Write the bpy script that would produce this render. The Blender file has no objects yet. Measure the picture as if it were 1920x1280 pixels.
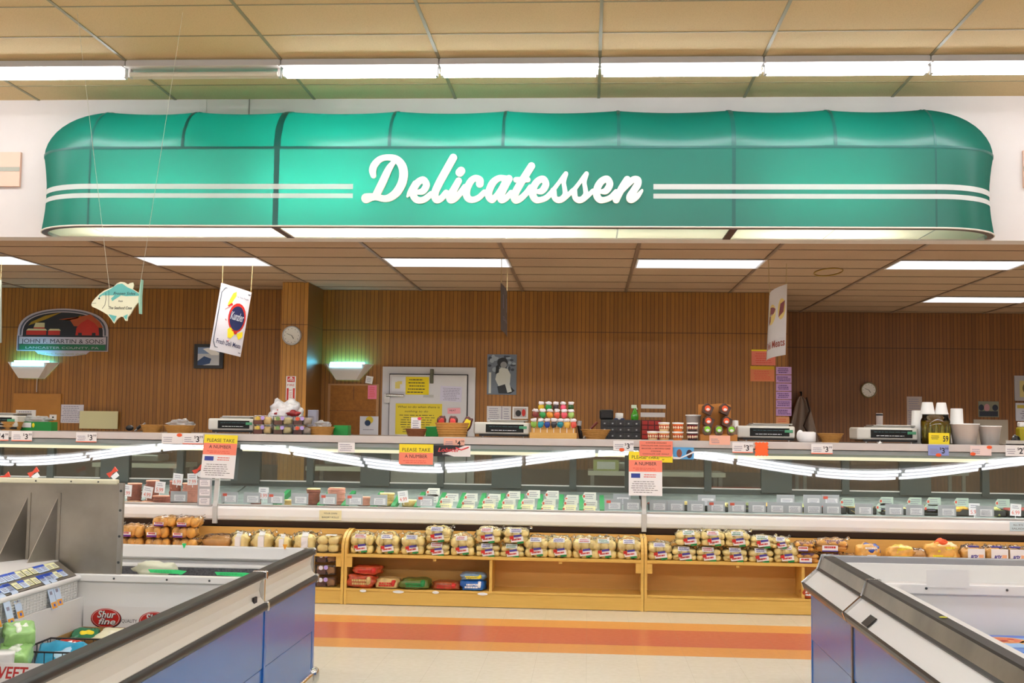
import bpy, math, random
import numpy as np
from mathutils import Matrix, Vector, noise as mnoise
random.seed(7)
S = bpy.context.scene
COL = S.collection
R_ = math.radians

# ---------------------------------------------------------------- camera
EYE = Vector((0, 0, 1.43)); FPX = 2200.0
ROT = Matrix.Rotation(R_(3.77), 3, 'Z') @ Matrix.Rotation(R_(90 + 3.98), 3, 'X') @ Matrix.Rotation(R_(.8), 3, 'Z')
cd = bpy.data.cameras.new('camera'); cam = bpy.data.objects.new('camera', cd); COL.objects.link(cam)
cam.matrix_world = Matrix.Translation(EYE) @ ROT.to_4x4()
cd.sensor_width = 36; cd.lens = 36 * FPX / 1920; cd.clip_end = 200
S.camera = cam
# ---------------------------------------------------------------- world, exposure
w = bpy.data.worlds.new('world'); S.world = w; w.use_nodes = True
w.node_tree.nodes['Background'].inputs[0].default_value = (1.0, .93, .82, 1)
w.node_tree.nodes['Background'].inputs[1].default_value = .5
S.view_settings.view_transform = 'Standard'; S.view_settings.look = 'None'
S.view_settings.gamma = 1; S.view_settings.use_curve_mapping = False
S.view_settings.exposure = 0.24
TUBE = 22.0      # sales floor strip lights
TROF = 1.15; TROFW = 31       # troffers over the service area
AWN = 95.0        # tubes inside the awning

def ray(px, py): return ROT @ Vector(((px - 960) / FPX, -(py - 640) / FPX, -1))
def at(px, py, Y): d = ray(px, py); return EYE + d * (Y / d.y)
def atz(px, py, Z): d = ray(px, py); return EYE + d * ((Z - EYE.z) / d.z)
def XX(px, Y, py=820): return at(px, py, Y).x
def ZZ(py, Y, px=960): return at(px, py, Y).z

# ---------------------------------------------------------------- materials
def lin(h):
    h = h.lstrip('#'); o = []
    for i in (0, 2, 4):
        c = int(h[i:i + 2], 16) / 255
        o.append(c / 12.92 if c <= .04045 else ((c + .055) / 1.055) ** 2.4)
    return (*o, 1)
_M = {}
def mk(name, hexc, rough=.5, metal=0, n=None, b=None, emis=0, trans=0, alpha=1, coat=0, spec=.5):
    """n = (scale, amount, (sx,sy,sz)) colour mottling; b = (scale, strength) bump"""
    if name in _M: return _M[name]
    m = bpy.data.materials.new(name); m.use_nodes = True; _M[name] = m
    nt = m.node_tree; p = nt.nodes['Principled BSDF']; L = nt.links.new
    c = lin(hexc)
    p.inputs['Base Color'].default_value = c; p.inputs['Roughness'].default_value = rough
    p.inputs['Metallic'].default_value = metal; p.inputs['Transmission Weight'].default_value = trans
    p.inputs['Alpha'].default_value = alpha; p.inputs['Coat Weight'].default_value = coat
    p.inputs['Specular IOR Level'].default_value = spec
    if emis:
        p.inputs['Emission Color'].default_value = c; p.inputs['Emission Strength'].default_value = emis
    if n or b:
        tc = nt.nodes.new('ShaderNodeTexCoord')
    if n:
        mp = nt.nodes.new('ShaderNodeMapping'); L(tc.outputs['Object'], mp.inputs[0])
        mp.inputs['Scale'].default_value = n[2] if len(n) > 2 else (1, 1, 1)
        t = nt.nodes.new('ShaderNodeTexNoise'); t.inputs['Scale'].default_value = n[0]; t.inputs['Detail'].default_value = 4
        L(mp.outputs[0], t.inputs[0])
        r = nt.nodes.new('ShaderNodeValToRGB'); L(t.outputs[0], r.inputs[0])
        r.color_ramp.elements[0].position = .3; r.color_ramp.elements[1].position = .7
        a = n[1]; r.color_ramp.elements[0].color = (c[0] * (1 - a), c[1] * (1 - a), c[2] * (1 - a), 1)
        r.color_ramp.elements[1].color = tuple(min(1, x * (1 + a * .4)) for x in c[:3]) + (1,)
        L(r.outputs[0], p.inputs['Base Color'])
        if emis: L(r.outputs[0], p.inputs['Emission Color'])
    if b:
        t2 = nt.nodes.new('ShaderNodeTexNoise'); t2.inputs['Scale'].default_value = b[0]; t2.inputs['Detail'].default_value = 3
        L(tc.outputs['Object'], t2.inputs[0])
        bp = nt.nodes.new('ShaderNodeBump'); bp.inputs['Strength'].default_value = b[1]; bp.inputs['Distance'].default_value = .01
        L(t2.outputs[0], bp.inputs['Height']); L(bp.outputs[0], p.inputs['Normal'])
    return m

def emit(name, hexc, strength):
    if name in _M: return _M[name]
    m = bpy.data.materials.new(name); m.use_nodes = True; _M[name] = m
    nt = m.node_tree; nt.nodes.clear()
    e = nt.nodes.new('ShaderNodeEmission'); o = nt.nodes.new('ShaderNodeOutputMaterial')
    e.inputs[0].default_value = lin(hexc); e.inputs[1].default_value = strength
    nt.links.new(e.outputs[0], o.inputs[0]); return m

def sheer(name, hexc, trans=.4, rough=.5, gloss=.06):
    """thin cloth or acrylic that lets part of the light through"""
    if name in _M: return _M[name]
    m = bpy.data.materials.new(name); m.use_nodes = True; _M[name] = m
    nt = m.node_tree; nt.nodes.clear(); N = nt.nodes.new; L = nt.links.new
    d = N('ShaderNodeBsdfDiffuse'); t = N('ShaderNodeBsdfTranslucent'); g = N('ShaderNodeBsdfGlossy')
    d.inputs[0].default_value = t.inputs[0].default_value = lin(hexc); g.inputs['Roughness'].default_value = rough
    a = N('ShaderNodeMixShader'); a.inputs[0].default_value = trans; L(d.outputs[0], a.inputs[1]); L(t.outputs[0], a.inputs[2])
    b = N('ShaderNodeMixShader'); b.inputs[0].default_value = gloss; L(a.outputs[0], b.inputs[1]); L(g.outputs[0], b.inputs[2])
    o = N('ShaderNodeOutputMaterial'); L(b.outputs[0], o.inputs[0]); return m

def clear(name, tint='#ffffff', ior=1.5, rough=.02, haze=0.0):
    """thin clear sheet: lets rays straight through, mirrors by Fresnel"""
    if name in _M: return _M[name]
    m = bpy.data.materials.new(name); m.use_nodes = True; _M[name] = m
    nt = m.node_tree; nt.nodes.clear(); N = nt.nodes.new; L = nt.links.new
    t = N('ShaderNodeBsdfTransparent'); t.inputs[0].default_value = lin(tint)
    g = N('ShaderNodeBsdfGlossy'); g.inputs['Roughness'].default_value = rough
    f = N('ShaderNodeFresnel'); f.inputs[0].default_value = ior
    a = N('ShaderNodeMixShader'); L(f.outputs[0], a.inputs[0]); L(t.outputs[0], a.inputs[1]); L(g.outputs[0], a.inputs[2])
    out = a
    if haze:
        d = N('ShaderNodeBsdfDiffuse'); d.inputs[0].default_value = (.8, .8, .8, 1)
        out = N('ShaderNodeMixShader'); out.inputs[0].default_value = haze; L(a.outputs[0], out.inputs[1]); L(d.outputs[0], out.inputs[2])
    o = N('ShaderNodeOutputMaterial'); L(out.outputs[0], o.inputs[0]); return m

class NT:
    """tiny wrapper for maths on shader nodes"""
    def __init__(s, name):
        s.m = bpy.data.materials.new(name); s.m.use_nodes = True; s.nt = s.m.node_tree; s.p = s.nt.nodes['Principled BSDF']
        s.tc = s.nt.nodes.new('ShaderNodeTexCoord'); s.sp = s.nt.nodes.new('ShaderNodeSeparateXYZ'); s.nt.links.new(s.tc.outputs['Object'], s.sp.inputs[0])
        s.x, s.y, s.z = s.sp.outputs
    def ma(s, op, a, b=None, c=None):
        n = s.nt.nodes.new('ShaderNodeMath'); n.operation = op
        for i, v in enumerate((a, b, c)):
            if v is None: continue
            if isinstance(v, (int, float)): n.inputs[i].default_value = v
            else: s.nt.links.new(v, n.inputs[i])
        return n.outputs[0]
    def mix(s, f, a, b):
        n = s.nt.nodes.new('ShaderNodeMix'); n.data_type = 'RGBA'
        for k, v in ((0, f), (6, a), (7, b)):
            if isinstance(v, (int, float)): n.inputs[k].default_value = v
            elif isinstance(v, tuple): n.inputs[k].default_value = v
            else: s.nt.links.new(v, n.inputs[k])
        return n.outputs[2]
    def noise(s, scale, detail=3, vec=None, sc=None):
        n = s.nt.nodes.new('ShaderNodeTexNoise'); n.inputs['Scale'].default_value = scale; n.inputs['Detail'].default_value = detail
        src = vec or s.tc.outputs['Object']
        if sc:
            mp = s.nt.nodes.new('ShaderNodeMapping'); mp.inputs['Scale'].default_value = sc; s.nt.links.new(src, mp.inputs[0]); src = mp.outputs[0]
        s.nt.links.new(src, n.inputs[0]); return n.outputs[0]
    def band(s, v, a, b): return s.ma('MULTIPLY', s.ma('GREATER_THAN', v, a), s.ma('LESS_THAN', v, b))
    def out(s, col, rough=.5, height=None, bs=.3):
        s.nt.links.new(col, s.p.inputs['Base Color']); s.p.inputs['Roughness'].default_value = rough
        if height is not None:
            bp = s.nt.nodes.new('ShaderNodeBump'); bp.inputs['Strength'].default_value = bs; bp.inputs['Distance'].default_value = .004
            s.nt.links.new(height, bp.inputs['Height']); s.nt.links.new(bp.outputs[0], s.p.inputs['Normal'])
        return s.m

def m_floor():
    t = NT('floor_tile')
    n = t.noise(28, 5); n2 = t.noise(1.4, 2)
    base = t.mix(n, lin('#dcd5bc'), lin('#efeada')); 
    o = t.band(t.y, 7.47, 8.69); r = t.band(t.y, 7.775, 8.385)
    base = t.mix(o, base, t.mix(n, lin('#e2964c'), lin('#efa55a')))
    base = t.mix(r, base, t.mix(n, lin('#c95c42'), lin('#dc7256')))
    gx = t.ma('LESS_THAN', t.ma('FRACT', t.ma('DIVIDE', t.x, .305)), .006)
    gy = t.ma('LESS_THAN', t.ma('FRACT', t.ma('DIVIDE', t.ma('SUBTRACT', t.y, 7.47), .305)), .006)
    g = t.ma('MULTIPLY', t.ma('MAXIMUM', gx, gy), .35)
    base = t.mix(g, base, lin('#9a8c70'))
    base = t.mix(t.ma('MULTIPLY', n2, .12), base, lin('#b09a70'))
    t.p.inputs['Specular IOR Level'].default_value = .6
    return t.out(base, .22)
def m_panel(name, a, b, groove, step=.0475, zsplit=2.21, zseam=2.51):
    t = NT(name)
    q = t.ma('DIVIDE', t.x, step); fr = t.ma('FRACT', q)
    wn = t.nt.nodes.new('ShaderNodeTexWhiteNoise'); wn.noise_dimensions = '1D'; t.nt.links.new(t.ma('FLOOR', q), wn.inputs['W'])
    gr = t.noise(9, 5, sc=(9, 9, .8))
    c = t.mix(gr, lin(a), lin(b)); c = t.mix(t.ma('MULTIPLY', wn.outputs[0], .28), c, lin(groove))
    g = t.ma('LESS_THAN', fr, .13)
    seam = t.ma('MULTIPLY', t.band(t.z, zseam - .006, zseam + .006), .6)
    c = t.mix(t.ma('MULTIPLY', g, .75), c, lin(groove)); c = t.mix(seam, c, lin(groove))
    h = t.ma('SUBTRACT', 1, g)
    return t.out(c, .45, h, .6)
def m_wood(name, a, b, sc=(1.2, 6, 14), scale=4, rough=.4):
    t = NT(name); g = t.noise(scale, 6, sc=sc); g2 = t.noise(scale * 5, 3, sc=sc)
    c = t.mix(g, lin(a), lin(b)); c = t.mix(t.ma('MULTIPLY', g2, .25), c, lin(a)); return t.out(c, rough, g2, .12)
def m_ceiling(name, a, b, spot):
    t = NT(name); n = t.noise(160, 2); n2 = t.noise(1.1, 2)
    c = t.mix(n2, lin(a), lin(b)); s = t.ma('GREATER_THAN', n, .60); c = t.mix(t.ma('MULTIPLY', s, .35), c, lin(spot))
    return t.out(c, .9, t.ma('SUBTRACT', 1, s), .25)
def m_metal(name, a, b, rough=.35, metal=.85):
    t = NT(name); n = t.noise(3.5, 5); n2 = t.noise(90, 2)
    c = t.mix(n, lin(a), lin(b)); t.p.inputs['Metallic'].default_value = metal
    return t.out(c, rough, n2, .05)

# ---------------------------------------------------------------- mesh builder
class MB:
    def __init__(s): s.v = []; s.f = []; s.m = []; s.sm = []; s.X = Matrix.Identity(4)
    def add(s, vs, fs, m=0, smooth=False):
        o = len(s.v); X = s.X
        s.v += [tuple(X @ Vector(v)) for v in vs]
        s.f += [tuple(i + o for i in f) for f in fs]; s.m += [m] * len(fs); s.sm += [smooth] * len(fs); return s
    def box(s, x0, x1, y0, y1, z0, z1, m=0):
        if x0 > x1: x0, x1 = x1, x0
        if y0 > y1: y0, y1 = y1, y0
        if z0 > z1: z0, z1 = z1, z0
        return s.add([(x0, y0, z0), (x1, y0, z0), (x1, y1, z0), (x0, y1, z0), (x0, y0, z1), (x1, y0, z1), (x1, y1, z1), (x0, y1, z1)],
                     [(0, 3, 2, 1), (4, 5, 6, 7), (0, 1, 5, 4), (1, 2, 6, 5), (2, 3, 7, 6), (3, 0, 4, 7)], m)
    def quad(s, a, b, c, d, m=0): return s.add([a, b, c, d], [(0, 1, 2, 3)], m)
    def prism(s, prof, axis, c0, c1, m=0, smooth=False):
        """prof: closed 2-D outline; axis 'X': (y,z), 'Y': (x,z), 'Z': (x,y)"""
        n = len(prof)
        def P(p, c): return {'X': (c, p[0], p[1]), 'Y': (p[0], c, p[1]), 'Z': (p[0], p[1], c)}[axis]
        vs = [P(p, c0) for p in prof] + [P(p, c1) for p in prof]
        s.add(vs, [(i, (i + 1) % n, (i + 1) % n + n, i + n) for i in range(n)], m, smooth)
        return s.add(vs, [tuple(range(n))[::-1], tuple(range(n, 2 * n))], m)
    def tube(s, pts, r, seg=8, m=0, cap=True):
        pts = [Vector(p) for p in pts]; n = len(pts); vs = []
        rs = r if isinstance(r, (list, tuple)) else [r] * n
        for i, p in enumerate(pts):
            t = (pts[min(i + 1, n - 1)] - pts[max(i - 1, 0)]).normalized()
            a = t.orthogonal().normalized() if i == 0 else (a0 - t * a0.dot(t)).normalized()
            a0 = a; b = t.cross(a)
            vs += [tuple(p + (a * math.cos(k * 2 * math.pi / seg) + b * math.sin(k * 2 * math.pi / seg)) * rs[i]) for k in range(seg)]
        fs = [(i * seg + k, i * seg + (k + 1) % seg, (i + 1) * seg + (k + 1) % seg, (i + 1) * seg + k) for i in range(n - 1) for k in range(seg)]
        s.add(vs, fs, m, True)
        if cap: s.add(vs, [tuple(range(seg))[::-1], tuple(range((n - 1) * seg, n * seg))], m)
        return s
    def lathe(s, prof, c=(0, 0, 0), seg=20, m=0, sx=1, sy=1, smooth=True, cap=True):
        vs = []
        for r, z in prof: vs += [(c[0] + sx * r * math.cos(k * 2 * math.pi / seg), c[1] + sy * r * math.sin(k * 2 * math.pi / seg), c[2] + z) for k in range(seg)]
        fs = [(i * seg + k, i * seg + (k + 1) % seg, (i + 1) * seg + (k + 1) % seg, (i + 1) * seg + k) for i in range(len(prof) - 1) for k in range(seg)]
        s.add(vs, fs, m, smooth)
        if not cap: return s
        if prof[0][0] > 1e-5: s.add(vs, [tuple(range(seg))[::-1]], m)
        if prof[-1][0] > 1e-5: s.add(vs, [tuple(range((len(prof) - 1) * seg, len(prof) * seg))], m)
        return s
    def blob(s, c, rx, ry, rz, p=1.0, amp=0, ns=8, m=0, seed=0, nu=20, nv=12):
        vs = []
        def sg(v, e): return math.copysign(abs(v) ** e, v)
        for j in range(nv + 1):
            ph = -math.pi / 2 + math.pi * j / nv
            for i in range(nu):
                th = 2 * math.pi * i / nu
                d = Vector((sg(math.cos(ph), p) * sg(math.cos(th), p), sg(math.cos(ph), p) * sg(math.sin(th), p), sg(math.sin(ph), p)))
                k = 1 + amp * mnoise.noise(Vector((d.x * ns * .2, d.y * ns * .2, d.z * ns * .2 + seed * 3.7)))
                vs.append((c[0] + d.x * rx * k, c[1] + d.y * ry * k, c[2] + d.z * rz * k))
        fs = [(j * nu + i, j * nu + (i + 1) % nu, (j + 1) * nu + (i + 1) % nu, (j + 1) * nu + i) for j in range(nv) for i in range(nu)]
        return s.add(vs, fs, m, True)
    def disc(s, c, r, y=None, m=0, seg=28, sx=1, sz=1):
        vs = [(c[0] + sx * r * math.cos(k * 2 * math.pi / seg), c[1], c[2] + sz * r * math.sin(k * 2 * math.pi / seg)) for k in range(seg)]
        return s.add(vs, [tuple(range(seg))], m)
    def poly(s, pts, y, m=0, back=None):
        """flat outline in the XZ plane at depth y (faces -Y)"""
        s.add([(p[0], y, p[1]) for p in pts], [tuple(range(len(pts)))], m)
        return s
    def text(s, t, x, z, size, y, m=0, w=None, align='C', shear=0, thick=0, sx=1):
        """flat lettering in the XZ plane facing -Y; w fits the width"""
        vs, fs, wd = text_mesh(t, shear, thick)
        k = size; kx = size * sx
        if w: kx = w / max(wd, 1e-4)
        ox = {'C': -wd * kx / 2, 'L': 0, 'R': -wd * kx}[align]
        return s.add([(x + ox + v[0] * kx, y, z + v[1] * k) for v in vs], fs, m)
    def lines(s, x0, x1, z0, z1, n, y, m, h=.35, seed=0, ragged=.25):
        """rows of tiny print seen as dashes"""
        rd = random.Random(seed); st = (z1 - z0) / n
        for i in range(n):
            zc = z1 - st * (i + .5); x = x0 + (x1 - x0) * ragged * rd.random() * .5; xe = x1 - (x1 - x0) * ragged * rd.random()
            while x < xe - 1e-4:
                l = (x1 - x0) * rd.uniform(.05, .16); l = min(l, xe - x)
                s.quad((x, y, zc - st * h / 2), (x + l, y, zc - st * h / 2), (x + l, y, zc + st * h / 2), (x, y, zc + st * h / 2), m)
                x += l + (x1 - x0) * .022
        return s
    def build(s, name, mats, parent=None, bevel=0, loc=None, sub=0, seg=2):
        me = bpy.data.meshes.new(name); me.from_pydata(s.v, [], s.f)
        for mm in (mats if isinstance(mats, (list, tuple)) else [mats]): me.materials.append(mm)
        me.polygons.foreach_set('material_index', s.m); me.polygons.foreach_set('use_smooth', s.sm); me.update()
        o = bpy.data.objects.new(name, me); COL.objects.link(o)
        if bevel:
            bv = o.modifiers.new('b', 'BEVEL'); bv.width = bevel; bv.segments = seg; bv.limit_method = 'ANGLE'
        if sub:
            sb = o.modifiers.new('s', 'SUBSURF'); sb.levels = sb.render_levels = sub
        if loc: o.location = loc
        if parent: o.parent = parent
        return o
_T = {}
def text_mesh(t, shear=0, thick=0):
    k = (t, shear, thick)
    if k not in _T:
        c = bpy.data.curves.new('t', 'FONT'); c.body = t; c.size = 1; c.resolution_u = 3; c.shear = shear; c.offset = thick; c.fill_mode = 'FRONT'
        o = bpy.data.objects.new('t', c); COL.objects.link(o)
        dg = bpy.context.evaluated_depsgraph_get(); me = bpy.data.meshes.new_from_object(o.evaluated_get(dg))
        vs = [(v.co.x, v.co.y) for v in me.vertices]; fs = [tuple(p.vertices) for p in me.polygons]
        bpy.data.objects.remove(o); bpy.data.curves.remove(c); bpy.data.meshes.remove(me)
        x0 = min(v[0] for v in vs); vs = [(v[0] - x0, v[1]) for v in vs]
        _T[k] = (vs, fs, max(v[0] for v in vs))
    return _T[k]
def tag(o, label=None, cat=None, group=None, kind=None):
    if label: o['label'] = label
    if cat: o['category'] = cat
    if group: o['group'] = group
    if kind: o['kind'] = kind
    return o
def struct(o): o['kind'] = 'structure'; return o
def thing(name, label, cat, loc=(0, 0, 0), rz=0, group=None):
    o = bpy.data.objects.new(name, None); COL.objects.link(o); o.location = loc; o.rotation_euler = (0, 0, rz); o.empty_display_size = .05
    return tag(o, label, cat, group)
def kids(o): return [c for c in COL.objects if c.parent == o]
def dup(root, loc, rz=0, label=None, group=None, scale=None):
    r = root.copy(); COL.objects.link(r); r.location = loc; r.rotation_euler = (0, 0, rz)
    if scale: r.scale = scale
    if label: r['label'] = label
    if group: r['group'] = group
    for ch in kids(root):
        c = ch.copy(); COL.objects.link(c); c.parent = r
        for g in kids(ch):
            d = g.copy(); COL.objects.link(d); d.parent = c
    return r
ORD = ['first', 'second', 'third', 'fourth', 'fifth', 'sixth', 'seventh', 'eighth', 'ninth', 'tenth', 'eleventh', 'twelfth', 'thirteenth', 'fourteenth', 'fifteenth', 'sixteenth']

WHITE = mk('white_paint', '#ecebe6', .45); CREAM = mk('cream_enamel', '#e9e4d2', .4); BLACK = mk('black_plastic', '#191718', .35)
INK = mk('ink', '#26242a', .6); PAPER = mk('paper', '#efeeee', .7); YEL = mk('yellow_paper', '#f2dc2a', .7); SALM = mk('salmon_paper', '#f58a72', .7)
PINK = mk('pink_paper', '#f07f9c', .7); RED = mk('red_print', '#c8281e', .5); ORG = mk('orange_print', '#f2602a', .6); BLU = mk('blue_print', '#2c3f96', .5)
GRN = mk('green_print', '#1f8a45', .5); STEEL = m_metal('brushed_steel', '#8d8a84', '#b9b5ac', .32); CHROME = mk('chrome', '#cfcfcf', .12, 1)
GREY = mk('grey_plastic', '#a9acb0', .45); DGREY = mk('dark_grey', '#3b3f40', .5); LILAC = mk('lilac_paper', '#c39ad0', .6)
# ================================================================ SETTING
CZ, DZ, WY, HB = 4.17, 2.99, 9.73, 2.97       # ceilings, bulkhead wall, its lower edge
mb = MB(); mb.box(-12, 9, -4, 18, -.1, 0); struct(mb.build('floor', m_floor()))
mb = MB(); mb.box(-12, 9, -4, WY + .2, CZ, CZ + .1); struct(mb.build('ceiling', m_ceiling('ceiling_tile', '#ccb588', '#d9c294', '#97815a')))
mb = MB(); mb.box(-12, 9, WY + .2, 18, DZ + .005, DZ + .1); struct(mb.build('ceiling_service', m_ceiling('ceiling_tile_service', '#a5876a', '#b4957a', '#7a6048')))
WALLP = mk('wall_paint', '#d8d1cc', .7, n=(3, .04))
mb = MB(); mb.box(-12, 9, WY, WY + .2, HB, CZ); mb.box(-4.0, -3.30, WY - .004, WY, 4.035, CZ - .001); struct(mb.build('wall_bulkhead', WALLP))
mb = MB(); mb.box(-2.93, -2.925, WY - .006, WY, 4.0, CZ); struct(mb.build('trim_3', mk('seam_grey', '#6f6a66')))
mb = MB(); mb.box(-12.1, -12, -4, 18, 0, CZ); struct(mb.build('wall_left', WALLP))
mb = MB(); mb.box(9, 9.1, -4, 18, 0, CZ); struct(mb.build('wall_right', WALLP))
mb = MB(); mb.box(-12, 9, -4.1, -4, 0, CZ); struct(mb.build('wall_rear', WALLP))
# ceiling grid (T bars)
GRID = mk('grid_bar', '#8c8566', .5); GRID2 = mk('grid_bar_service', '#7d6450', .5)
mb = MB()
for k in range(-8, 8): mb.box(.061 + 1.212 * k - .012, .061 + 1.212 * k + .012, 2, WY - .001, CZ - .006, CZ)
for k in range(-9, 3): mb.box(-9.9, 8.9, 8.69 + .61 * k - .006, 8.69 + .61 * k + .006, CZ - .004, CZ) if 8.69 + .61 * k < WY else None
struct(mb.build('trim_1', GRID))
mb = MB()
for k in range(-6, 7): mb.box(.425 + 1.215 * k - .016, .425 + 1.215 * k + .016, WY + .21, 16.1, DZ - .004, DZ + .005)
for k in range(0, 11): mb.box(-9.9, 8.9, 9.82 + .61 * k - .005, 9.82 + .61 * k + .005, DZ - .0005, DZ + .005)
struct(mb.build('trim_2', GRID2))
mb = MB(); mb.tube([(XX(1553, 11.9, 500) + .13 * math.cos(a * math.pi / 12), 11.9 + .3 * math.sin(a * math.pi / 12), DZ - .002) for a in range(25)], .006, 5)
tag(mb.build('ceiling_ring', mk('ochre_ring', '#a07a1c')), 'ochre oval ring fixed to the brown service ceiling', 'ceiling ring')
# back walls
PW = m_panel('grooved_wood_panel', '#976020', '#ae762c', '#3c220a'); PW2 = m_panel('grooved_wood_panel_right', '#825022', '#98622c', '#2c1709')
mb = MB(); mb.box(-12, 2.30, 13.8, 13.9, 0, DZ); mb.box(2.25, 2.30, 13.9, 16.1, 0, DZ); struct(mb.build('wall_back', PW))
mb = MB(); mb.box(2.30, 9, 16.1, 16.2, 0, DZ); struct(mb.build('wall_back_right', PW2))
px0, px1 = -3.48, -3.18
mb = MB(); mb.box(px0, px1, 13.06, 13.8, 0, DZ); struct(mb.build('trim_pillar', m_panel('pillar_wood_panel', '#b87e2e', '#c9903e', '#55320f')))
mb = MB(); mb.box(-10, px0, 13.77, 13.8, 0, .9); mb.box(px1, -2.6, 13.77, 13.8, 0, .9); mb.box(-1.2, 2.3, 13.77, 13.8, 0, .9); struct(mb.build('baseboard_back', mk('dark_base', '#5c4a3a')))

# ================================================================ LIGHT FIXTURES
TUBEM = emit('tube_glow', '#f6f8ff', TUBE); DEAD = mk('dead_tube', '#d8d4c4', .3); HOUS = mk('fixture_white', '#d6d2cf', .4)
def strip_unit(x0, x1, Y, lit, label, group=None, big=True):
    t = thing('strip_light', label, 'ceiling light', (x0, Y, CZ), 0, group)
    L = x1 - x0
    h = MB(); h.box(.004, L - .004, -.065, .065, -.055, 0); h.build('housing', HOUS, t, bevel=.004)
    if big:
        h = MB(); h.prism([(-.12, -.062), (-.045, -.055), (.045, -.055), (.12, -.062), (.12, -.066), (.045, -.06), (-.045, -.06), (-.12, -.066)], 'X', .01, L - .01); h.build('reflector', HOUS, t)
        for sx in (.012, L - .03):
            h = MB(); h.box(sx, sx + .018, -.03, .03, -.125, -.055); h.build('lamp_holder', HOUS, t)
    c = MB()
    for dy in (-.03, .03) if big else (-.03, .03): c.tube([(.03, dy, -.105), (L - .03, dy, -.105)], .019, 10)
    c.build('tube', TUBEM if lit else DEAD, t)
    return t
SY = 8.69
nm = ['leftmost of the lit strip lights above the green awning, cut off by the left edge', 'unlit strip light in the row above the green awning',
      'lit strip light just right of the dead one above the awning', 'lit strip light over the word on the awning, left of centre', 'lit strip light over the end of the awning lettering',
      'lit strip light above the right part of the awning, second from the right edge', 'rightmost strip light above the awning, running off the right edge']
for k in range(7):
    x0 = .061 + 1.212 * (k - 4)
    strip_unit(x0, x0 + 1.212, SY, k != 1, nm[k])
for xa, xb, lb in ((-11.5, .061 - 1.212 * 4, 'strip light row continuing beyond the left picture edge'), (.061 + 1.212 * 3, 8.5, 'strip light row continuing beyond the right picture edge')):
    mb = MB(); mb.box(xa, xb, SY - .065, SY + .065, CZ - .055, CZ); mb.box(xa + .03, xb - .03, SY - .03, SY + .03, CZ - .12, CZ - .055, 1); tag(mb.build('strip_light', [HOUS, TUBEM]), lb, 'ceiling light')
for Y in (4.6, .5):
    m2 = MB(); m2.box(-11.5, 8.5, Y - .22, Y + .22, CZ - .055, CZ)
    for dy in (-.16, 0, .16):
        for k in range(-9, 7):
            x0 = .061 + 1.212 * k; m2.tube([(x0 + .03, Y + dy, CZ - .09), (x0 + 1.18, Y + dy, CZ - .09)], .02, 8, 1)
    tag(m2.build('strip_light', [HOUS, TUBEM]), 'long triple strip light over the sales floor mirrored in the case glass', 'ceiling light', 'strip lights over the sales floor')
DIFF = emit('troffer_glow', '#fbfaff', TROF)
def troffer(x, y, label):
    t = thing('ceiling_light', label, 'ceiling light', (x, y, DZ))
    h = MB(); h.box(0, 1.18, 0, .58, -.004, .004); h.build('diffuser', DIFF, t)
    ld = bpy.data.lights.new('troffer_lamp', 'AREA'); ld.shape = 'RECTANGLE'; ld.size = 1.15; ld.size_y = .56; ld.energy = TROFW; ld.spread = R_(105); ld.color = (1, .96, .88)
    lo = bpy.data.objects.new('lamp', ld); COL.objects.link(lo); lo.parent = t; lo.location = (.59, .29, -.012)
    h = MB()
    for a in ((-.015, 1.195, -.015, 0), (-.015, 1.195, .58, .595), (-.015, 0, 0, .58), (1.18, 1.195, 0, .58)): h.box(*a, -.006, .004)
    h.build('frame', HOUS, t)
tl = ['white troffer light cut off by the left edge of the picture', 'white troffer light in the service ceiling above the hanging flag sign', 'white troffer light in the service ceiling left of centre, above the cooler door',
      'white troffer light in the service ceiling right of centre', 'large white troffer light at the right, nearer row']
for k in range(5): troffer(-6.85 + 2.43 * k + .02, 11.05, tl[k])
troffer(.425 + 1.215 * 3 + .02, 14.10, 'white troffer light at the far right, further back than the rest')
troffer(-6.85 + 2.43 * 2 + .02 + 6.6 - 11.46, 14.1, 'white troffer light beyond the left edge') if False else None

# ================================================================ AWNING
AY0 = 9.22; AD = WY - AY0; AZ0, AZ1, AZ2 = 2.99, 3.625, 4.035
AXL, AXR, ARX = -4.09, 2.69, .577
VINYL = sheer('green_vinyl', '#0a7263', .5, .35, .05); SEAM = mk('seam_green', '#0f5b52', .4); STR = sheer('white_stripe', '#f4f2ee', .35)
ribs = [XX(p, AY0, 272) for p in (170, 342, 520, 730, 943, 1160, 1376, 1567, 1755)]
aw = thing('awning', 'long green vinyl awning with rounded ends lettered in white script', 'awning', (0, WY, AZ0))
def plan(s):
    """s in -1..0 left corner, 0..1 front, 1..2 right corner -> centre x, angle from the wall"""
    if s < 0: return AXL, -math.cos((s + 1) * math.pi / 2) , math.sin((s + 1) * math.pi / 2)
    if s > 1: return AXR, math.sin((s - 1) * math.pi / 2), math.cos((s - 1) * math.pi / 2)
    return AXL + (AXR - AXL) * s, 0, 1
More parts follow.
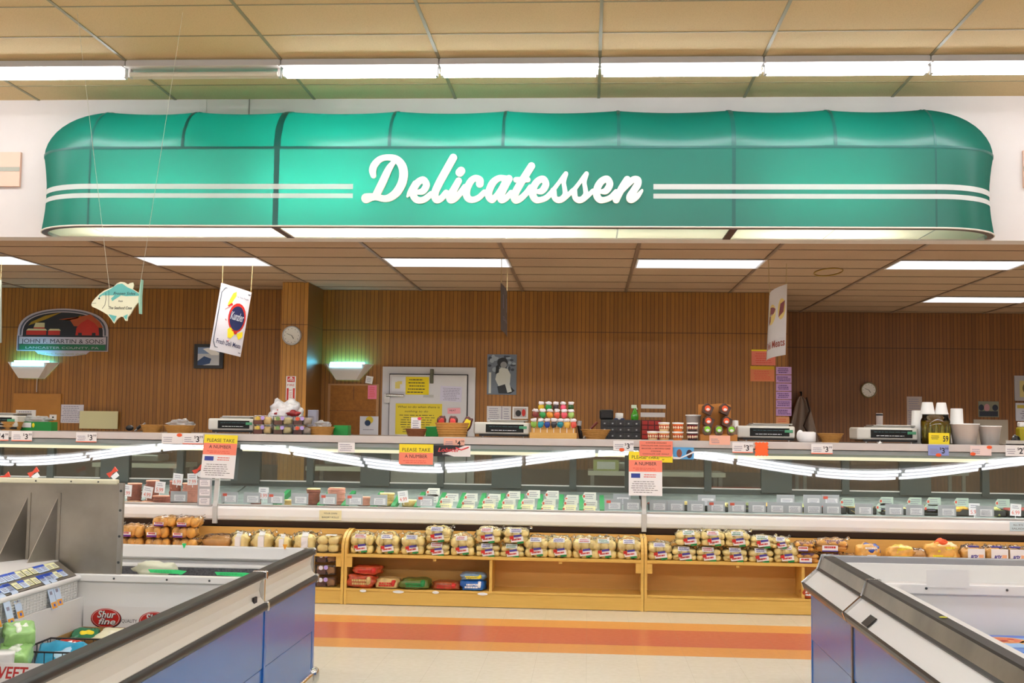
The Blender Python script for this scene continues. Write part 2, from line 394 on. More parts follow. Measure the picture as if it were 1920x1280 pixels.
def awn_pt(s, t, off=0):
    """t 0..1 lower band, 1..2 curved top"""
    cx, sx, sy = plan(s)
    if t <= 1: c = 1; z = AZ0 + (AZ1 - AZ0) * t
    else: ph = (t - 1) * math.pi / 2; c = math.cos(ph); z = AZ1 + (AZ2 - AZ1) * math.sin(ph)
    d = 0
    if 0 <= s <= 1 and t > 1:
        for i in range(len(ribs) - 1):
            if ribs[i] <= cx <= ribs[i + 1]:
                u = (cx - ribs[i]) / (ribs[i + 1] - ribs[i]); d = .028 * (4 * u * (1 - u)) * math.sin((t - 1) * math.pi * .85)
    if (s < 0 or s > 1) and t <= 1: d = .035 * abs(sx) ** 2 * math.sin(math.pi * t) + .0
    if (s < 0 or s > 1) and t > 1: d = -.0 + .02 * math.sin(math.pi * abs(sx)) * math.sin((t - 1) * math.pi)
    k = c + (off - d) / .55
    zz = z - (d * .6 if t > 1 and 0 <= s <= 1 else 0) + (off * math.sin((t - 1) * math.pi / 2) if t > 1 else 0)
    return (cx + ARX * sx * k, WY - AD * sy * max(k, 0.004), zz)
SS = [-1 + i / 14 for i in range(14)] + [i / 96 for i in range(97)] + [1 + (i + 1) / 14 for i in range(14)]
TT = [i / 8 for i in range(8)] + [1 + i / 12 for i in range(13)]
rel = Matrix.Translation((0, -WY, -AZ0))
def sheet(s_list, t_list, off=0, m=0, mb=None):
    mb = mb or MB(); mb.X = rel; n = len(s_list)
    vs = [awn_pt(s, t, off) for t in t_list for s in s_list]
    fs = [(j * n + i, j * n + i + 1, (j + 1) * n + i + 1, (j + 1) * n + i) for j in range(len(t_list) - 1) for i in range(n - 1)]
    return mb.add(vs, fs, m, True)
low = [t for t in TT if t <= 1]; up = [t for t in TT if t >= 1]
c = sheet(SS, low); sheet(SS, up, mb=c); can = c.build('canopy', VINYL, aw)
def s_of(x): return (x - AXL) / (AXR - AXL)
# eave seam, rib seams, vertical seams
e = sheet(SS, [.985, 1.0], .004); sheet(SS, [1.0, 1.02], .004, mb=e); e.build('eave_seam', SEAM, aw)
for i, x in enumerate(ribs):
    wd = {0: .012, 8: .012, 2: .028, 6: .018}.get(i, .013); s0 = s_of(x); ds = wd / (AXR - AXL)
    r = sheet([s0 - ds, s0, s0 + ds], up[:-1], .004); r.build('rib', SEAM, aw)
    if i in (0, 2, 6, 8): r = sheet([s0 - ds * .8, s0 + ds * .8], [0, .25, .5, .75, 1], .003); r.build('seam', SEAM, aw)
# white stripes
def zt(z): return (z - AZ0) / (AZ1 - AZ0)
xs1 = XX(662, AY0, 360); xs2 = XX(1225, AY0, 360)
for (pa, pb) in ((345, 355), (363, 372)):
    za, zb = zt(ZZ(pb, AY0, 1000)), zt(ZZ(pa, AY0, 1000))
    sl = [s for s in SS if s < s_of(xs1)] + [s_of(xs1)]; sr = [s_of(xs2)] + [s for s in SS if s > s_of(xs2)]
    sheet(sl, [za, zb], .005).build('stripe', STR, aw); sheet(sr, [za, zb], .005).build('stripe', STR, aw)
# bottom frame and light panels
def rimpath(k, z): return [((plan(s)[0] + ARX * plan(s)[1] * k) , WY - AD * plan(s)[2] * k - WY, z - AZ0) for s in SS]
b = MB(); b.tube(rimpath(1.0, AZ0 - .002), .007, 6); b.build('rim_trim', mk('rim_white', '#e4ded2', .4), aw)
b = MB(); P1 = rimpath(.995, AZ0 - .008); P2 = rimpath(.91, AZ0 - .012); n = len(P1)
b.add(P1 + P2, [(i, i + 1, n + i + 1, n + i) for i in range(n - 1)]); b.build('frame', mk('frame_brown', '#4e352c', .5), aw)
PANM = sheer('cream_acrylic', '#fbf3dc', .8, .4, .04)
edges = [-4.55, ribs[0], -3.3, ribs[2], ribs[3], ribs[4], ribs[5], ribs[6], ribs[7], ribs[8], 3.15]
for i in range(len(edges) - 1):
    x0, x1 = edges[i] + .006, edges[i + 1] - .006; pts = []
    N = 10
    for k in range(N + 1):
        x = x0 + (x1 - x0) * k / N
        dx = max(0, AXL - x, x - AXR) / ARX; y = -AD * .91 * math.sqrt(max(0, 1 - (dx / .92) ** 2)); pts.append((x, y))
    q = MB(); q.add([(p[0], p[1], -.01) for p in pts] + [(p[0], 0.0, -.01) for p in pts], [(k, k + 1, N + 2 + k, N + 1 + k) for k in range(N)]); q.build('light_panel', PANM, aw)
for x in (ribs[2], ribs[6]):
    q = MB(); q.box(x - .03, x + .03, -AD * .99, 0, -.02, -.002); q.build('cross_bar', mk('frame_brown', '#4e352c'), aw)
for i in range(5):
    x = -3.55 + i * 1.36; hot = (.6, 1.0, .9, .12, .42)[i]
    q = MB(); q.tube([(x - .55, -.2, .34 + .0), (x + .55, -.2, .34)], .02, 8); q.build('tube', emit('awning_tube_%d' % i, '#fff8ec', AWN * hot), aw)

# script lettering: strokes given as (u, v, half width) on a 6.4x tracing of the word
def catmull(P, n=8):
    Q = [P[0]] + P + [P[-1]]; o = []
    for i in range(1, len(Q) - 2):
        for k in range(n):
            t = k / n; a, b, c, d = (np.array(q, float) for q in Q[i - 1:i + 3])
            o.append(.5 * ((2 * b) + (-a + c) * t + (2 * a - 5 * b + 4 * c - d) * t * t + (-a + 3 * b - 3 * c + d) * t ** 3))
    o.append(np.array(P[-1], float)); return o
E1 = [(775, 515, 26), (850, 502, 40), (893, 430, 42), (860, 367, 40), (800, 390, 42), (748, 460, 44), (735, 540, 44), (770, 600, 42), (830, 612, 38), (890, 588, 38), (950, 535, 34)]
def sh(P, d): return [(a + d, b, r) for a, b, r in P]
K = 1792
S1 = [(600, 520, 30), (680, 415, 24), (740, 335, 26), (775, 292, 27)], [(775, 295, 27), (750, 390, 27), (760, 470, 28), (765, 540, 32), (730, 595, 38), (680, 608, 38), (640, 580, 34), (625, 495, 38)], [(740, 595, 34), (790, 560, 28), (850, 500, 28)]
E2 = [(430, 508, 26), (490, 497, 40), (534, 420, 42), (503, 357, 40), (440, 380, 42), (390, 450, 44), (376, 540, 44), (410, 600, 42), (460, 608, 36), (540, 580, 34), (610, 510, 32)]
STK = [
 [(258, 315, 34), (248, 250, 43), (275, 180, 43), (340, 118, 38), (430, 97, 36), (530, 118, 44), (598, 190, 50), (620, 290, 52), (602, 400, 52), (542, 510, 52), (460, 575, 46), (385, 592, 41), (300, 572, 42), (240, 572, 46), (172, 588, 60)],
 [(510, 145, 26), (458, 210, 38), (415, 290, 44), (360, 410, 47), (300, 530, 47)],
 E1, [(666, 566, 14), (700, 505, 30), (760, 410, 36)],
 [(1216, 100, 46), (1132, 250, 47), (1050, 400, 47), (1000, 510, 46), (998, 575, 45), (1020, 608, 42), (1070, 590, 38), (1130, 520, 36)],
 [(1280, 378, 40), (1225, 480, 45), (1180, 560, 48), (1188, 605, 46), (1240, 590, 38), (1300, 525, 36), (1355, 450, 34)], [(1294, 278, 51), (1310, 258, 49)],
 [(1534, 415, 46), (1532, 370, 46), (1480, 345, 38), (1425, 385, 42), (1382, 470, 44), (1374, 545, 44), (1400, 592, 42), (1450, 606, 38), (1520, 580, 36), (1590, 515, 34)],
 [(1850, 352, 38), (1765, 347, 38), (1692, 400, 44), (1648, 490, 44), (1642, 560, 44), (1680, 605, 42), (1725, 565, 34), (1775, 490, 30), (1850, 370, 38)],
 [(1884, 352, 44), (1832, 450, 44), (1788, 550, 44), (1793, 605, 42), (1845, 590, 36), (1910, 520, 34)],
 sh([(362, 200, 44), (292, 310, 45), (212, 440, 46), (158, 550, 46), (172, 608, 44), (230, 590, 38), (300, 525, 36), (350, 455, 34)], K), sh([(176, 365, 33), (318, 365, 33)], K),
 sh(E2, K), sh(S1[0], K), sh(S1[1], K), sh(S1[2], K), sh(S1[0], K + 247), sh(S1[1], K + 247), sh(S1[2], K + 247), sh(E2, K + 767),
 sh([(1510, 362, 42), (1455, 450, 44), (1402, 550, 44), (1378, 606, 42)], K),
 sh([(1455, 500, 22), (1530, 410, 34), (1585, 362, 38), (1635, 368, 42), (1635, 420, 44), (1590, 495, 44), (1545, 570, 46), (1560, 604, 42), (1625, 570, 34), (1680, 505, 20), (1690, 488, 12)], K)]
st = 5.0; gx = np.arange(90, 3520, st); gy = np.arange(40, 670, st); GX, GY = np.meshgrid(gx, gy); SD = np.full(GX.shape, 1e9)
for P in STK:
    q = catmull(P)
    for a, b in zip(q[:-1], q[1:]):
        m_ = max(a[2], b[2]) + 12
        i0 = max(0, int((min(a[0], b[0]) - m_ - gx[0]) / st)); i1 = int((max(a[0], b[0]) + m_ - gx[0]) / st) + 2
        j0 = max(0, int((min(a[1], b[1]) - m_ - gy[0]) / st)); j1 = int((max(a[1], b[1]) + m_ - gy[0]) / st) + 2
        X = GX[j0:j1, i0:i1]; Y = GY[j0:j1, i0:i1]; d = b[:2] - a[:2]; L2 = max(d @ d, 1e-6)
        t = np.clip(((X - a[0]) * d[0] + (Y - a[1]) * d[1]) / L2, 0, 1)
        SD[j0:j1, i0:i1] = np.minimum(SD[j0:j1, i0:i1], np.hypot(X - a[0] - t * d[0], Y - a[1] - t * d[1]) - (a[2] + t * (b[2] - a[2])))
def iso(SD, gx, gy):
    """filled polygons of SD<0, cell by cell, and its border segments"""
    faces = []; border = []
    ny, nx = SD.shape; neg = SD < 0
    anyc = neg[:-1, :-1] | neg[1:, :-1] | neg[:-1, 1:] | neg[1:, 1:]
    for j, i in zip(*np.nonzero(anyc)):
        cs = [(i, j), (i + 1, j), (i + 1, j + 1), (i, j + 1)]; poly = []; cut = []
        for k in range(4):
            a, b = cs[k], cs[(k + 1) % 4]; va, vb = SD[a[1], a[0]], SD[b[1], b[0]]
            if va < 0: poly.append((gx[a[0]], gy[a[1]]))
            if (va < 0) != (vb < 0):
                va2, vb2 = np.clip(va, -9, 9), np.clip(vb, -9, 9); t = va2 / (va2 - vb2)
                p = (gx[a[0]] + t * (gx[b[0]] - gx[a[0]]), gy[a[1]] + t * (gy[b[1]] - gy[a[1]])); poly.append(p); cut.append((p, va < 0))
        if len(poly) >= 3: faces.append(poly)
        if len(cut) == 2: border.append((cut[0][0], cut[1][0]))
    return faces, border
F_, B_ = iso(SD, gx, gy)
q = MB(); q.X = rel; yf, yb = AY0 - .026, AY0 - .006
def wpt(p, Y): a = at(660 + p[0] / 6.4, 280 + p[1] / 6.4, AY0 - .02); return (a.x, Y, a.z)
vid = {}; vs = []; fs = []
def vi(p, Y):
    k = (round(p[0], 2), round(p[1], 2), Y)
    if k not in vid: vid[k] = len(vs); vs.append(wpt(p, Y))
    return vid[k]
for f in F_: fs.append(tuple(vi(p, yf) for p in f))
q.add(vs, fs, 0)
vs2 = []; fs2 = []
for a, b in B_:
    o = len(vs2); vs2 += [wpt(a, yf), wpt(b, yf), wpt(b, yb), wpt(a, yb)]; fs2.append((o, o + 1, o + 2, o + 3))
q.add(vs2, fs2, 1)
q.build('lettering', [mk('letter_white', '#f6f3e6', .4), mk('letter_side', '#d8c9a8', .5)], aw)
# pink wall panels
for (a, b_, c_, d_, lb) in ((-60, 38, 286, 350, 'pale pink wall panel with grey stripe left of the awning'), (1917, 2010, 283, 352, 'pale pink panel at the right picture edge')):
    p = at(a, c_, WY - .01); r = at(b_, d_, WY - .01); m2 = MB(); m2.box(p.x, r.x, WY - .03, WY, r.z, p.z); zc = (p.z + r.z) / 2; m2.box(p.x, r.x - .003, WY - .033, WY - .03, zc - .02, zc + .02, 1)
    tag(m2.build('wall_sign', [mk('pale_pink', '#eabfa8'), mk('sage', '#a9a898')]), lb, 'sign')
# ================================================================ DELI CASES
CF = 9.50                                   # front of the bumper
JX = [-6.62, XX(405, CF, 900), XX(1208, CF, 900), XX(1208, CF, 900) + 3.53]
MBUMP = mk('case_white', '#fbfbfa', .3, coat=.3); MGREY = mk('case_grey', '#8b9391', .4); MDARK = mk('case_dark', '#34403f', .45); MGAP = mk('toe_dark', '#3d2a1c', .8)
POST = mk('post_grey', '#c9c9c5', .4); GLASS = clear('case_glass', '#fbfdfb', 1.75, .015, .012); DOORG = clear('door_glass', '#c9d2cc', 1.5, .03, .02)
DECK = mk('deck_grey', '#8d9a96', .4, n=(12, .3)); LAMP = emit('case_lamp', '#f4ecc8', 1.0)
def case(i, x0, x1, label):
    t = thing('deli_case', label, 'display case', (x0, CF, 0)); L = x1 - x0
    b = MB(); b.prism([(.02, .0), (.9, 0), (.9, .60), (.08, .60)], 'X', .01, L - .01, 0); b.prism([(.03, .56), (.1, .56), (.1, .63), (.015, .63)], 'X', 0, L, 0); b.build('base', MGAP, t)
    b = MB(); b.prism([(.03, .60), (.10, .60), (.10, .728), (.02, .728), (.004, .716), (0, .70), (0, .645), (.008, .615)], 'X', .02, L - .02); b.build('bumper', MBUMP, t, bevel=.004)
    b = MB(); b.box(.02, L - .02, .006, .03, .728, .738); b.build('glass_rail', POST, t)
    # glass: leans back, the lean changing slightly along the length
    g = MB(); nx, nz = 96, 6; vs = []
    for j in range(nz + 1):
        z = .745 + (1.222 - .745) * j / nz
        for k in range(nx + 1):
            u = k / nx; tl = R_(9.86 - .50 * math.cos(2 * math.pi * u)); vs.append((.02 + (L - .04) * u, .012 + (z - .745) * math.tan(tl), z))
    g.add(vs, [(j * (nx + 1) + k, j * (nx + 1) + k + 1, (j + 1) * (nx + 1) + k + 1, (j + 1) * (nx + 1) + k) for j in range(nz) for k in range(nx)], 0, True); g.build('front_glass', GLASS, t)
    b = MB(); b.prism([(.092, 1.215), (.16, 1.195), (.85, 1.195), (.85, 1.25), (.11, 1.25), (.095, 1.245)], 'X', 0, L); b.build('header', MGREY, t)
    b = MB(); b.tube([(.15, .22, 1.18), (L - .15, .22, 1.18)], .014, 8); b.build('lamp', LAMP, t); ld = bpy.data.lights.new('case_light', 'AREA'); ld.shape = 'RECTANGLE'; ld.size = L - .3; ld.size_y = .12; ld.energy = 22; ld.color = (1, .98, .93); lo = bpy.data.objects.new('lamp_light', ld); COL.objects.link(lo); lo.parent = t; lo.location = (L / 2, .26, 1.17)
    b = MB(); b.prism([(.03, .70), (.85, .84), (.85, .80), (.03, .66)], 'X', .01, L - .01); b.build('deck', DECK, t)
    # rear sliding doors
    y = .84
    b = MB(); b.box(0, L, y, y + .05, .78, .885); b.box(0, L, y, y + .05, 1.15, 1.2)
    n = 6; st = L / n
    for k in range(n + 1):
        wd = .13 if k % 2 == 0 else .03
        if k in (0, n): wd = .13
        b.box(max(0, k * st - wd), min(L, k * st + wd), y - .02, y + .05, .86, 1.2)
    b.build('rear_frame', MDARK, t)
    for k in range(n):
        wl = .13 if k % 2 == 0 else .03; wr = .03 if k % 2 == 0 else .13
        d = MB(); d.box(k * st + wl, (k + 1) * st - wr, y + .01, y + .016, .895, 1.15); dd = d.build('rear_door', DOORG, t)
        d = MB(); d.box(k * st + wl, (k + 1) * st - wr, y, y + .012, .883, .895); d.build('door_rail', POST, dd)
    return t
cl = ['left deli case with sliced meats, partly behind the steel freezer partition', 'middle deli case with green strips and cheese tags behind its glass', 'right deli case with two rows of grey price holders']
cases = [case(i, JX[i], JX[i + 1], cl[i]) for i in range(3)]
for i, x in enumerate((JX[1], JX[2])):
    b = MB(); b.prism([(-.012, .58), (.03, .58), (.03, .74), (.10, 1.25), (.075, 1.25), (-.0, .76), (-.012, .72)], 'X', x - .018, x + .018)
    o = b.build('case_post', POST, bevel=.003, loc=(0, CF, 0)); tag(o, ('pale grey post joining the left and middle deli cases', 'pale grey post joining the middle and right deli cases')[i], 'post')
# counter slab
SLAB = mk('slab_edge', '#cdc7c3', .5, n=(6, .06)); SLABT = mk('slab_top', '#5a4636', .4)
CY = 9.585; b = MB(); b.box(-6.7, 4.1, CY, CY + .02, 1.252, 1.31, 0); b.box(-6.7, 4.1, CY + .02, 10.4, 1.252, 1.308, 1)
tag(b.build('deli_counter', [SLAB, SLABT], bevel=.003), 'long grey laminate counter running along the top of the deli cases', 'counter')
CT = 1.31
# green divider strips and trays
TRAY = mk('tray_black', '#2e3536', .4); GSTR = mk('green_strip', '#1e7a42', .6); MWHT = mk('tray_white', '#e8e9e4', .4)
def deckz(Y): return .70 + (Y - CF - .03) * (.14 / .82)
def strip_green(px):
    x = XX(px, 9.6, 950); b = MB(); z0, z1 = deckz(9.56), deckz(10.0)
    b.prism([(9.56, z0), (10.0, z1), (10.0, z1 + .055), (9.56, z0 + .04)], 'X', -.018, .018); o = b.build('divider_strip', GSTR, loc=(x, 0, 0)); return o
gs = [(p_, '') for p_ in (518, 600, 645, 700, 738, 781, 822, 861, 900, 937, 974, 1011, 1051, 1090, 1129)]
for i, (p, _) in enumerate(gs): tag(strip_green(p), 'green plastic divider strip in the middle case, %s from the left' % ORD[i], 'divider', 'green divider strips in the middle case')
# sliced meat and cheese stacks
def stack(name, px, py, wpx, hpx, cols, label, Y=9.72, seed=0, sliver=.009):
    x = XX(px, Y, py); z = deckz(Y); r = wpx * Y / 2200 / 2; h = max(.03, hpx * Y / 2200); rd = random.Random(seed)
    b = MB(); n = max(3, int(h / sliver)); d = h / n
    for k in range(n):
        ox, oy = rd.uniform(-.004, .004), rd.uniform(-.004, .004); rr = r * rd.uniform(.93, 1.02)
        b.lathe([(rr * .96, k * d), (rr, k * d + d * .3), (rr, k * d + d * .8), (rr * .97, (k + 1) * d)], (ox, oy, 0), 16, 1 if k == n - 1 else 0, sy=.8)
    o = b.build(name, cols, loc=(x, Y, z)); return tag(o, label, 'food')
HAM = mk('ham', '#c98a78', .5, n=(30, .2)); HAMT = mk('ham_top', '#dc9a80', .5); BEEF = mk('beef', '#8a4a3a', .5, n=(30, .3)); CHEE = mk('cheese_stack', '#cdb06a', .5, n=(25, .35)); CHT = mk('cheese_top', '#efdb98', .5); SAL = mk('salami', '#9d5544', .5, n=(60, .4))
for i, a in enumerate([('sliced_meat', 252, 925, 28, 34, [BEEF, HAMT], 'brown sliced meat stack at the far left of the case'), ('sliced_meat', 286, 915, 27, 40, [BEEF, HAMT], 'tan topped meat stack, second from the left behind the glass'),
    ('sliced_meat', 303, 935, 34, 18, [SAL, HAMT], 'low dark meat stack in front in the left case', 9.6), ('sliced_meat', 328, 925, 22, 40, [SAL, HAM], 'reddish meat stack behind a tilted price card in the left case'),
    ('sliced_meat', 358, 925, 33, 36, [HAM, HAMT], 'pink ham stack just left of the left case post'), ('sliced_cheese', 587, 930, 27, 30, [BEEF, CHT], 'dark stack topped with pale cheese in the middle case'),
    ('sliced_meat', 631, 925, 34, 32, [HAM, HAMT], 'tall pink ham stack near the left of the middle case'), ('sliced_meat', 683, 938, 24, 16, [HAM, HAMT], 'small ham pile right of the tall ham stack'),
    ('sliced_cheese', 726, 930, 28, 24, [CHEE, CHT], 'yellow cheese stack left of the tilted red price card'), ('sliced_cheese', 768, 938, 30, 12, [CHEE, CHT], 'low cheese slices right of the tilted red price card'),
    ('cheese_wedge', 540, 945, 14, 16, [CHEE, CHT], 'small yellow cheese block between two price holders', 9.58), ('sliced_meat', 480, 945, 20, 14, [BEEF, HAM], 'small brown meat pile near the first post in the middle case', 9.7)]):
    stack(*a[:7], Y=a[7] if len(a) > 7 else 9.72, seed=i)
for i, (p, q, wd, m_, lb) in enumerate([(248, 945, 30, '#9c7550', 'flat brown packet at the left end of the left case'), (275, 944, 26, '#c98f6c', 'small striped packet lying beside the brown packet')]):
    b = MB(); b.blob((0, 0, .018), wd * .0022, .05, .02, .7, .25, seed=i); tag(b.build('food_packet', mk('packet_%d' % i, m_, .4, n=(40, .3)), loc=(XX(p, 9.58, q), 9.58, deckz(9.58))), lb, 'food')
# salad trays of the right case
SC = ['#8a3b36', '#c9b36a', '#cfc07a', '#6b7a48', '#d8a038', '#b9c070']
for i, p in enumerate([1240, 1290, 1345, 1395, 1445, 1500, 1555, 1610, 1670, 1730, 1790, 1850, 1905]):
    x = XX(p, 9.85, 930); t = thing('salad_tray', 'black salad tray in the right case, %s from the post' % ORD[i], 'tray', (x, 9.84, deckz(9.72) + .004))
    b = MB(); b.box(-.11, .11, -.12, .12, 0, .006); 
    for a in ((-.11, -.105, -.12, .12), (.105, .11, -.12, .12), (-.11, .11, -.12, -.115), (-.11, .11, .115, .12)): b.box(*a, 0, .05)
    b.build('tray', TRAY, t)
    b = MB(); b.blob((0, 0, .03), .1, .11, .035, .6, .5, 14, seed=i); b.build('salad', mk('salad_%d' % (i % 6), SC[i % 6], .5, n=(60, .5), b=(50, .6)), t)
# price cards
HOLD = mk('card_holder', '#b4b8bd', .35); CARD = mk('card_white', '#f0eff2', .6); TAGW = mk('tag_white', '#f1ede8', .5); TAGG = mk('tag_green', '#bcd0c2', .5); CRM = mk('tag_cream', '#efe6b4', .5); PRI = mk('print_grey', '#8d8aa0', .6); RPRI = mk('print_red', '#e05a48', .6)
def holder(px, py, label, w=32, h=20, dot=False, Y=9.545, seed=0):
    k = Y / 2200; W2 = w * k / 2; H = h * k; z = max(ZZ(py + h / 2, Y, px), .745); b = MB()
    b.box(-W2, W2, 0, .006, 0, H, 0); b.box(-W2 * .55, W2 * .8, -.002, 0, H * .08, H * .68, 1)
    b.lines(-W2 * .45, W2 * .7, H * .14, H * .6, 4, -.0026, 2, seed=seed)
    if dot: b.box(-W2 * .8, -W2 * .3, -.003, 0, H * .62, H * .86, 3)
    o = b.build('price_holder', [HOLD, CARD, PRI, RPRI], loc=(XX(px, Y, py), Y, z)); return tag(o, label, 'price card')
mid = [(430, 938, 1), (472, 938, 0), (517, 939, 1), (562, 940, 0), (615, 943, 1), (664, 944, 1), (710, 944, 0), (797, 947, 1), (1150, 955, 1), (1185, 954, 0), (1166, 936, 0)]
for i, (p, q, d) in enumerate(mid): holder(p, q, ('grey price holder in the middle case, %s from its left end' % ORD[i]) if i < 8 else ('grey price holder just left of the second post, left of a pair', 'grey price holder touching the second post on its left', 'raised grey price holder left of the second post')[i - 8], dot=d, seed=i, Y=9.56 if i < 10 else 9.62)
holder(335, 938, 'grey price holder in front of the left case meats', seed=50)
fr = [(1234, 956, 0), (1267, 956, 0), (1305, 956, 0), (1343, 957, 1), (1382, 957, 1), (1420, 957, 0), (1455, 958, 0), (1488, 958, 0), (1524, 960, 0), (1560, 960, 0), (1620, 961, 0), (1677, 961, 0), (1716, 962, 0), (1776, 964, 0), (1847, 965, 0)]
for i, (p, q, d) in enumerate(fr): holder(p, q, 'grey price holder in the front row of the right case, %s from the post' % ORD[i], dot=d, seed=i + 20)
bk = [(1325, 938, 0), (1473, 938, 0), (1523, 938, 0), (1557, 938, 1)]
for i, (p, q, d) in enumerate(bk): holder(p, q, 'raised grey price holder in the right case, %s from the left' % ORD[i], dot=d, seed=i + 40, Y=9.60)
def red_card(px, py, tilt, label, Y=9.6, seed=0):
    b = MB(); b.box(-.042, .042, 0, .003, 0, .095, 0); b.lines(-.03, .03, .055, .085, 2, -.001, 1, seed=seed); b.text('%d.99' % (3 + seed % 5), 0, .012, .045, -.001, 2, w=.06); b.tube([(0, .004, -.02), (0, .004, .0)], .003, 5, 0)
    o = b.build('meat_price_card', [CARD, PRI, RPRI], loc=(XX(px, Y, py), Y, ZZ(py + 10, Y, px))); o.rotation_euler = (0, R_(tilt), 0); return tag(o, label, 'price card')
for i, (p, q, a, l) in enumerate([(237, 920, 3, 'white card with red price at the edge of the steel partition'), (275, 923, 9, 'white card with red price, tilted, in front of the brown meats'), (299, 914, 5, 'white card with red price above the low dark meat stack'),
        (332, 899, 6, 'upper white card with red price, left of the pair by the first post'), (361, 899, -2, 'upper white card with red price nearest the first post'), (494, 925, 1, 'white card with red price right of the first post'), (757, 932, -7, 'tilted white card with red price in the middle case'), (1827, 956, 0, 'small white card under an orange tag in the right case'), (1904, 957, 3, 'small white card with a red top near the right picture edge')]): red_card(p, q, a, l, seed=i)
def cheese_tag(px, py, label, row, col, Y, seed):
    k = Y / 2200; W2 = 11.5 * k; H = 15 * k; b = MB()
    b.prism([(-W2 * 1.25, H * .5), (-W2 * .85, H), (W2, H), (W2, 0), (-W2 * .95, 0)], 'Y', 0, .004, 0); b.lines(-W2 * .8, W2 * .8, H * .15, H * .85, 3, -.001, 1, seed=seed)
    b.box(-W2 * 1.1, -W2 * .8, -.001, 0, H * .35, H * .65, 2)
    o = b.build('cheese_tag', [col, PRI, RPRI], loc=(XX(px, Y, py), Y, ZZ(py + 7, Y, px))); return tag(o, label, 'price card')
for i, (p, q) in enumerate([(838, 948), (879, 951), (918, 949), (955, 950), (991, 950), (1030, 951), (1071, 951), (1108, 953)]):
    cheese_tag(p, q - 7, 'pointed white cheese tag, %s in the upper front row' % ORD[i], 0, TAGW, 9.66, i); cheese_tag(p - 3, q + 4, 'pointed cream cheese tag, %s in the lowest front row' % ORD[i], 0, CRM, 9.6, i + 9)
for i, (p, q) in enumerate([(813, 923), (810, 935), (848, 933), (884, 933), (927, 934), (964, 929), (1001, 927), (1036, 928), (1073, 936), (1106, 931)]): cheese_tag(p, q, 'pointed white cheese tag in the back row, %s from the left' % ORD[i], 1, TAGW, 9.78, i + 30)
for i, (p, q) in enumerate([(1590, 942), (1663, 940), (1716, 941), (1752, 941), (1804, 942), (1881, 944), (1657, 952), (1747, 954)]): cheese_tag(p, q, 'pale green salad tag in the right case, %s counted from the left, back row first' % ORD[i], 1, TAGG, 9.72, i + 50)
for i, (p, q, a, l) in enumerate([(8, 893, -25, 'orange bow clip at the left picture edge'), (62, 885, -35, 'orange bow clip above the left half of the steel partition'), (210, 885, -40, 'red bow clip above the right end of the steel partition'), (371, 880, -35, 'red bow clip just left of the take a number sign')]):
    b = MB(); b.prism([(-.045, -.022), (0, -.008), (.045, -.022), (.045, .022), (0, .008), (-.045, .022)], 'Y', 0, .012); b.box(-.03, .03, .002, .006, -.06, -.02, 1)
    o = b.build('clip', [mk('clip_red', '#e2402c', .4), CARD], loc=(XX(p, 9.6, q), 9.6, ZZ(q, 9.6, p))); o.rotation_euler = (0, R_(a), 0); tag(o, l, 'clip')
# small cards stacked left of the first post
b = MB(); x0, x1 = XX(371, 9.5, 930), XX(397, 9.5, 930); zb, zt_ = ZZ(948, 9.5, 385), ZZ(896, 9.5, 385)
b.box(x0, x1, 0, .004, zb, zt_, 0)
for k in range(3):
    z = zb + (zt_ - zb) * (k * .33 + .04); b.box(x0 + .015, x1 - .015, -.002, 0, z, z + (zt_ - zb) * .24, 1); b.lines(x0 + .02, x1 - .02, z + .01, z + .05, 3, -.0025, 2, seed=k)
tag(b.build('card_rack', [HOLD, CARD, PRI], loc=(0, 9.492, 0)), 'grey strip of three small cards left of the first case post', 'card holder')
# ---- notices and price labels on the counter edge
def pxbox(b, x0, x1, y0, y1, Y, m, d=.002, t=0):
    a = at(x0, y0, Y); c = at(x1, y1, Y); b.box(a.x, c.x, Y - d, Y, c.z, a.z, m); return a.x, c.x, c.z, a.z
LY = CY - .004
def price(px0, px1, py0, py1, txt, label, bg=PAPER, fg=INK, seed=0, dot=None, edge=None):
    b = MB(); x0, x1, z0, z1 = pxbox(b, px0, px1, py0, py1, LY, 0, .002); W = x1 - x0; H = z1 - z0; y = LY - .003
    if edge is not None: b.box(x0, x1, y - .0002, LY - .002, z0, z0 + .008, 3)
    b.lines(x0 + W * .06, x0 + W * .52, z0 + H * .15, z0 + H * .7, 3, y, 2, seed=seed)
    if txt:
        b.text('$', x1 - W * .40, z0 + H * .55, H * .35, y, 1, align='C'); b.text(txt, x1 - W * .27, z0 + H * .22, H * .75, y, 1, align='C', thick=.02); b.text('99', x1 - W * .02, z0 + H * .55, H * .35, y, 1, align='R')
    if dot:
        for dx, dz in dot: b.disc((x0 + W * dx, y - .0006, z0 + H * dz), H * .17, m=4, sx=1.6)
    o = b.build('price_label', [bg, fg, PRI, SALM, ORG]); return tag(o, label, 'price label')
PKE = 1
price(-24, 16, 808, 826, '4', 'white $4 price label cut off by the left picture edge', seed=1, edge=1)
price(22, 60, 808, 827, '3', 'white $3 price label below the long green box', seed=2, edge=1)
price(143, 181, 810, 829, '3', 'white $3 price label below the pale board on the left', seed=3, edge=1)
price(304, 342, 812, 832, '', 'white price label with an orange mark on the left counter edge', seed=4, dot=[(.85, .85)])
price(343, 381, 812, 833, '3', 'white $3 price label touching the first take a number sign', seed=5, edge=1)
price(832, 871, 821, 839, '4', 'salmon $4 price label below the tall basket of snacks', bg=mk('pale_salmon', '#f3b8a0'), seed=6)
price(1150, 1188, 826, 845, '3', 'white $3 price label with orange oval left of the third notice', seed=7, dot=[(.42, .1)])
price(1330, 1369, 816, 834, '', 'salmon label on the orange display box', bg=mk('pale_salmon', '#f3b8a0'), seed=8)
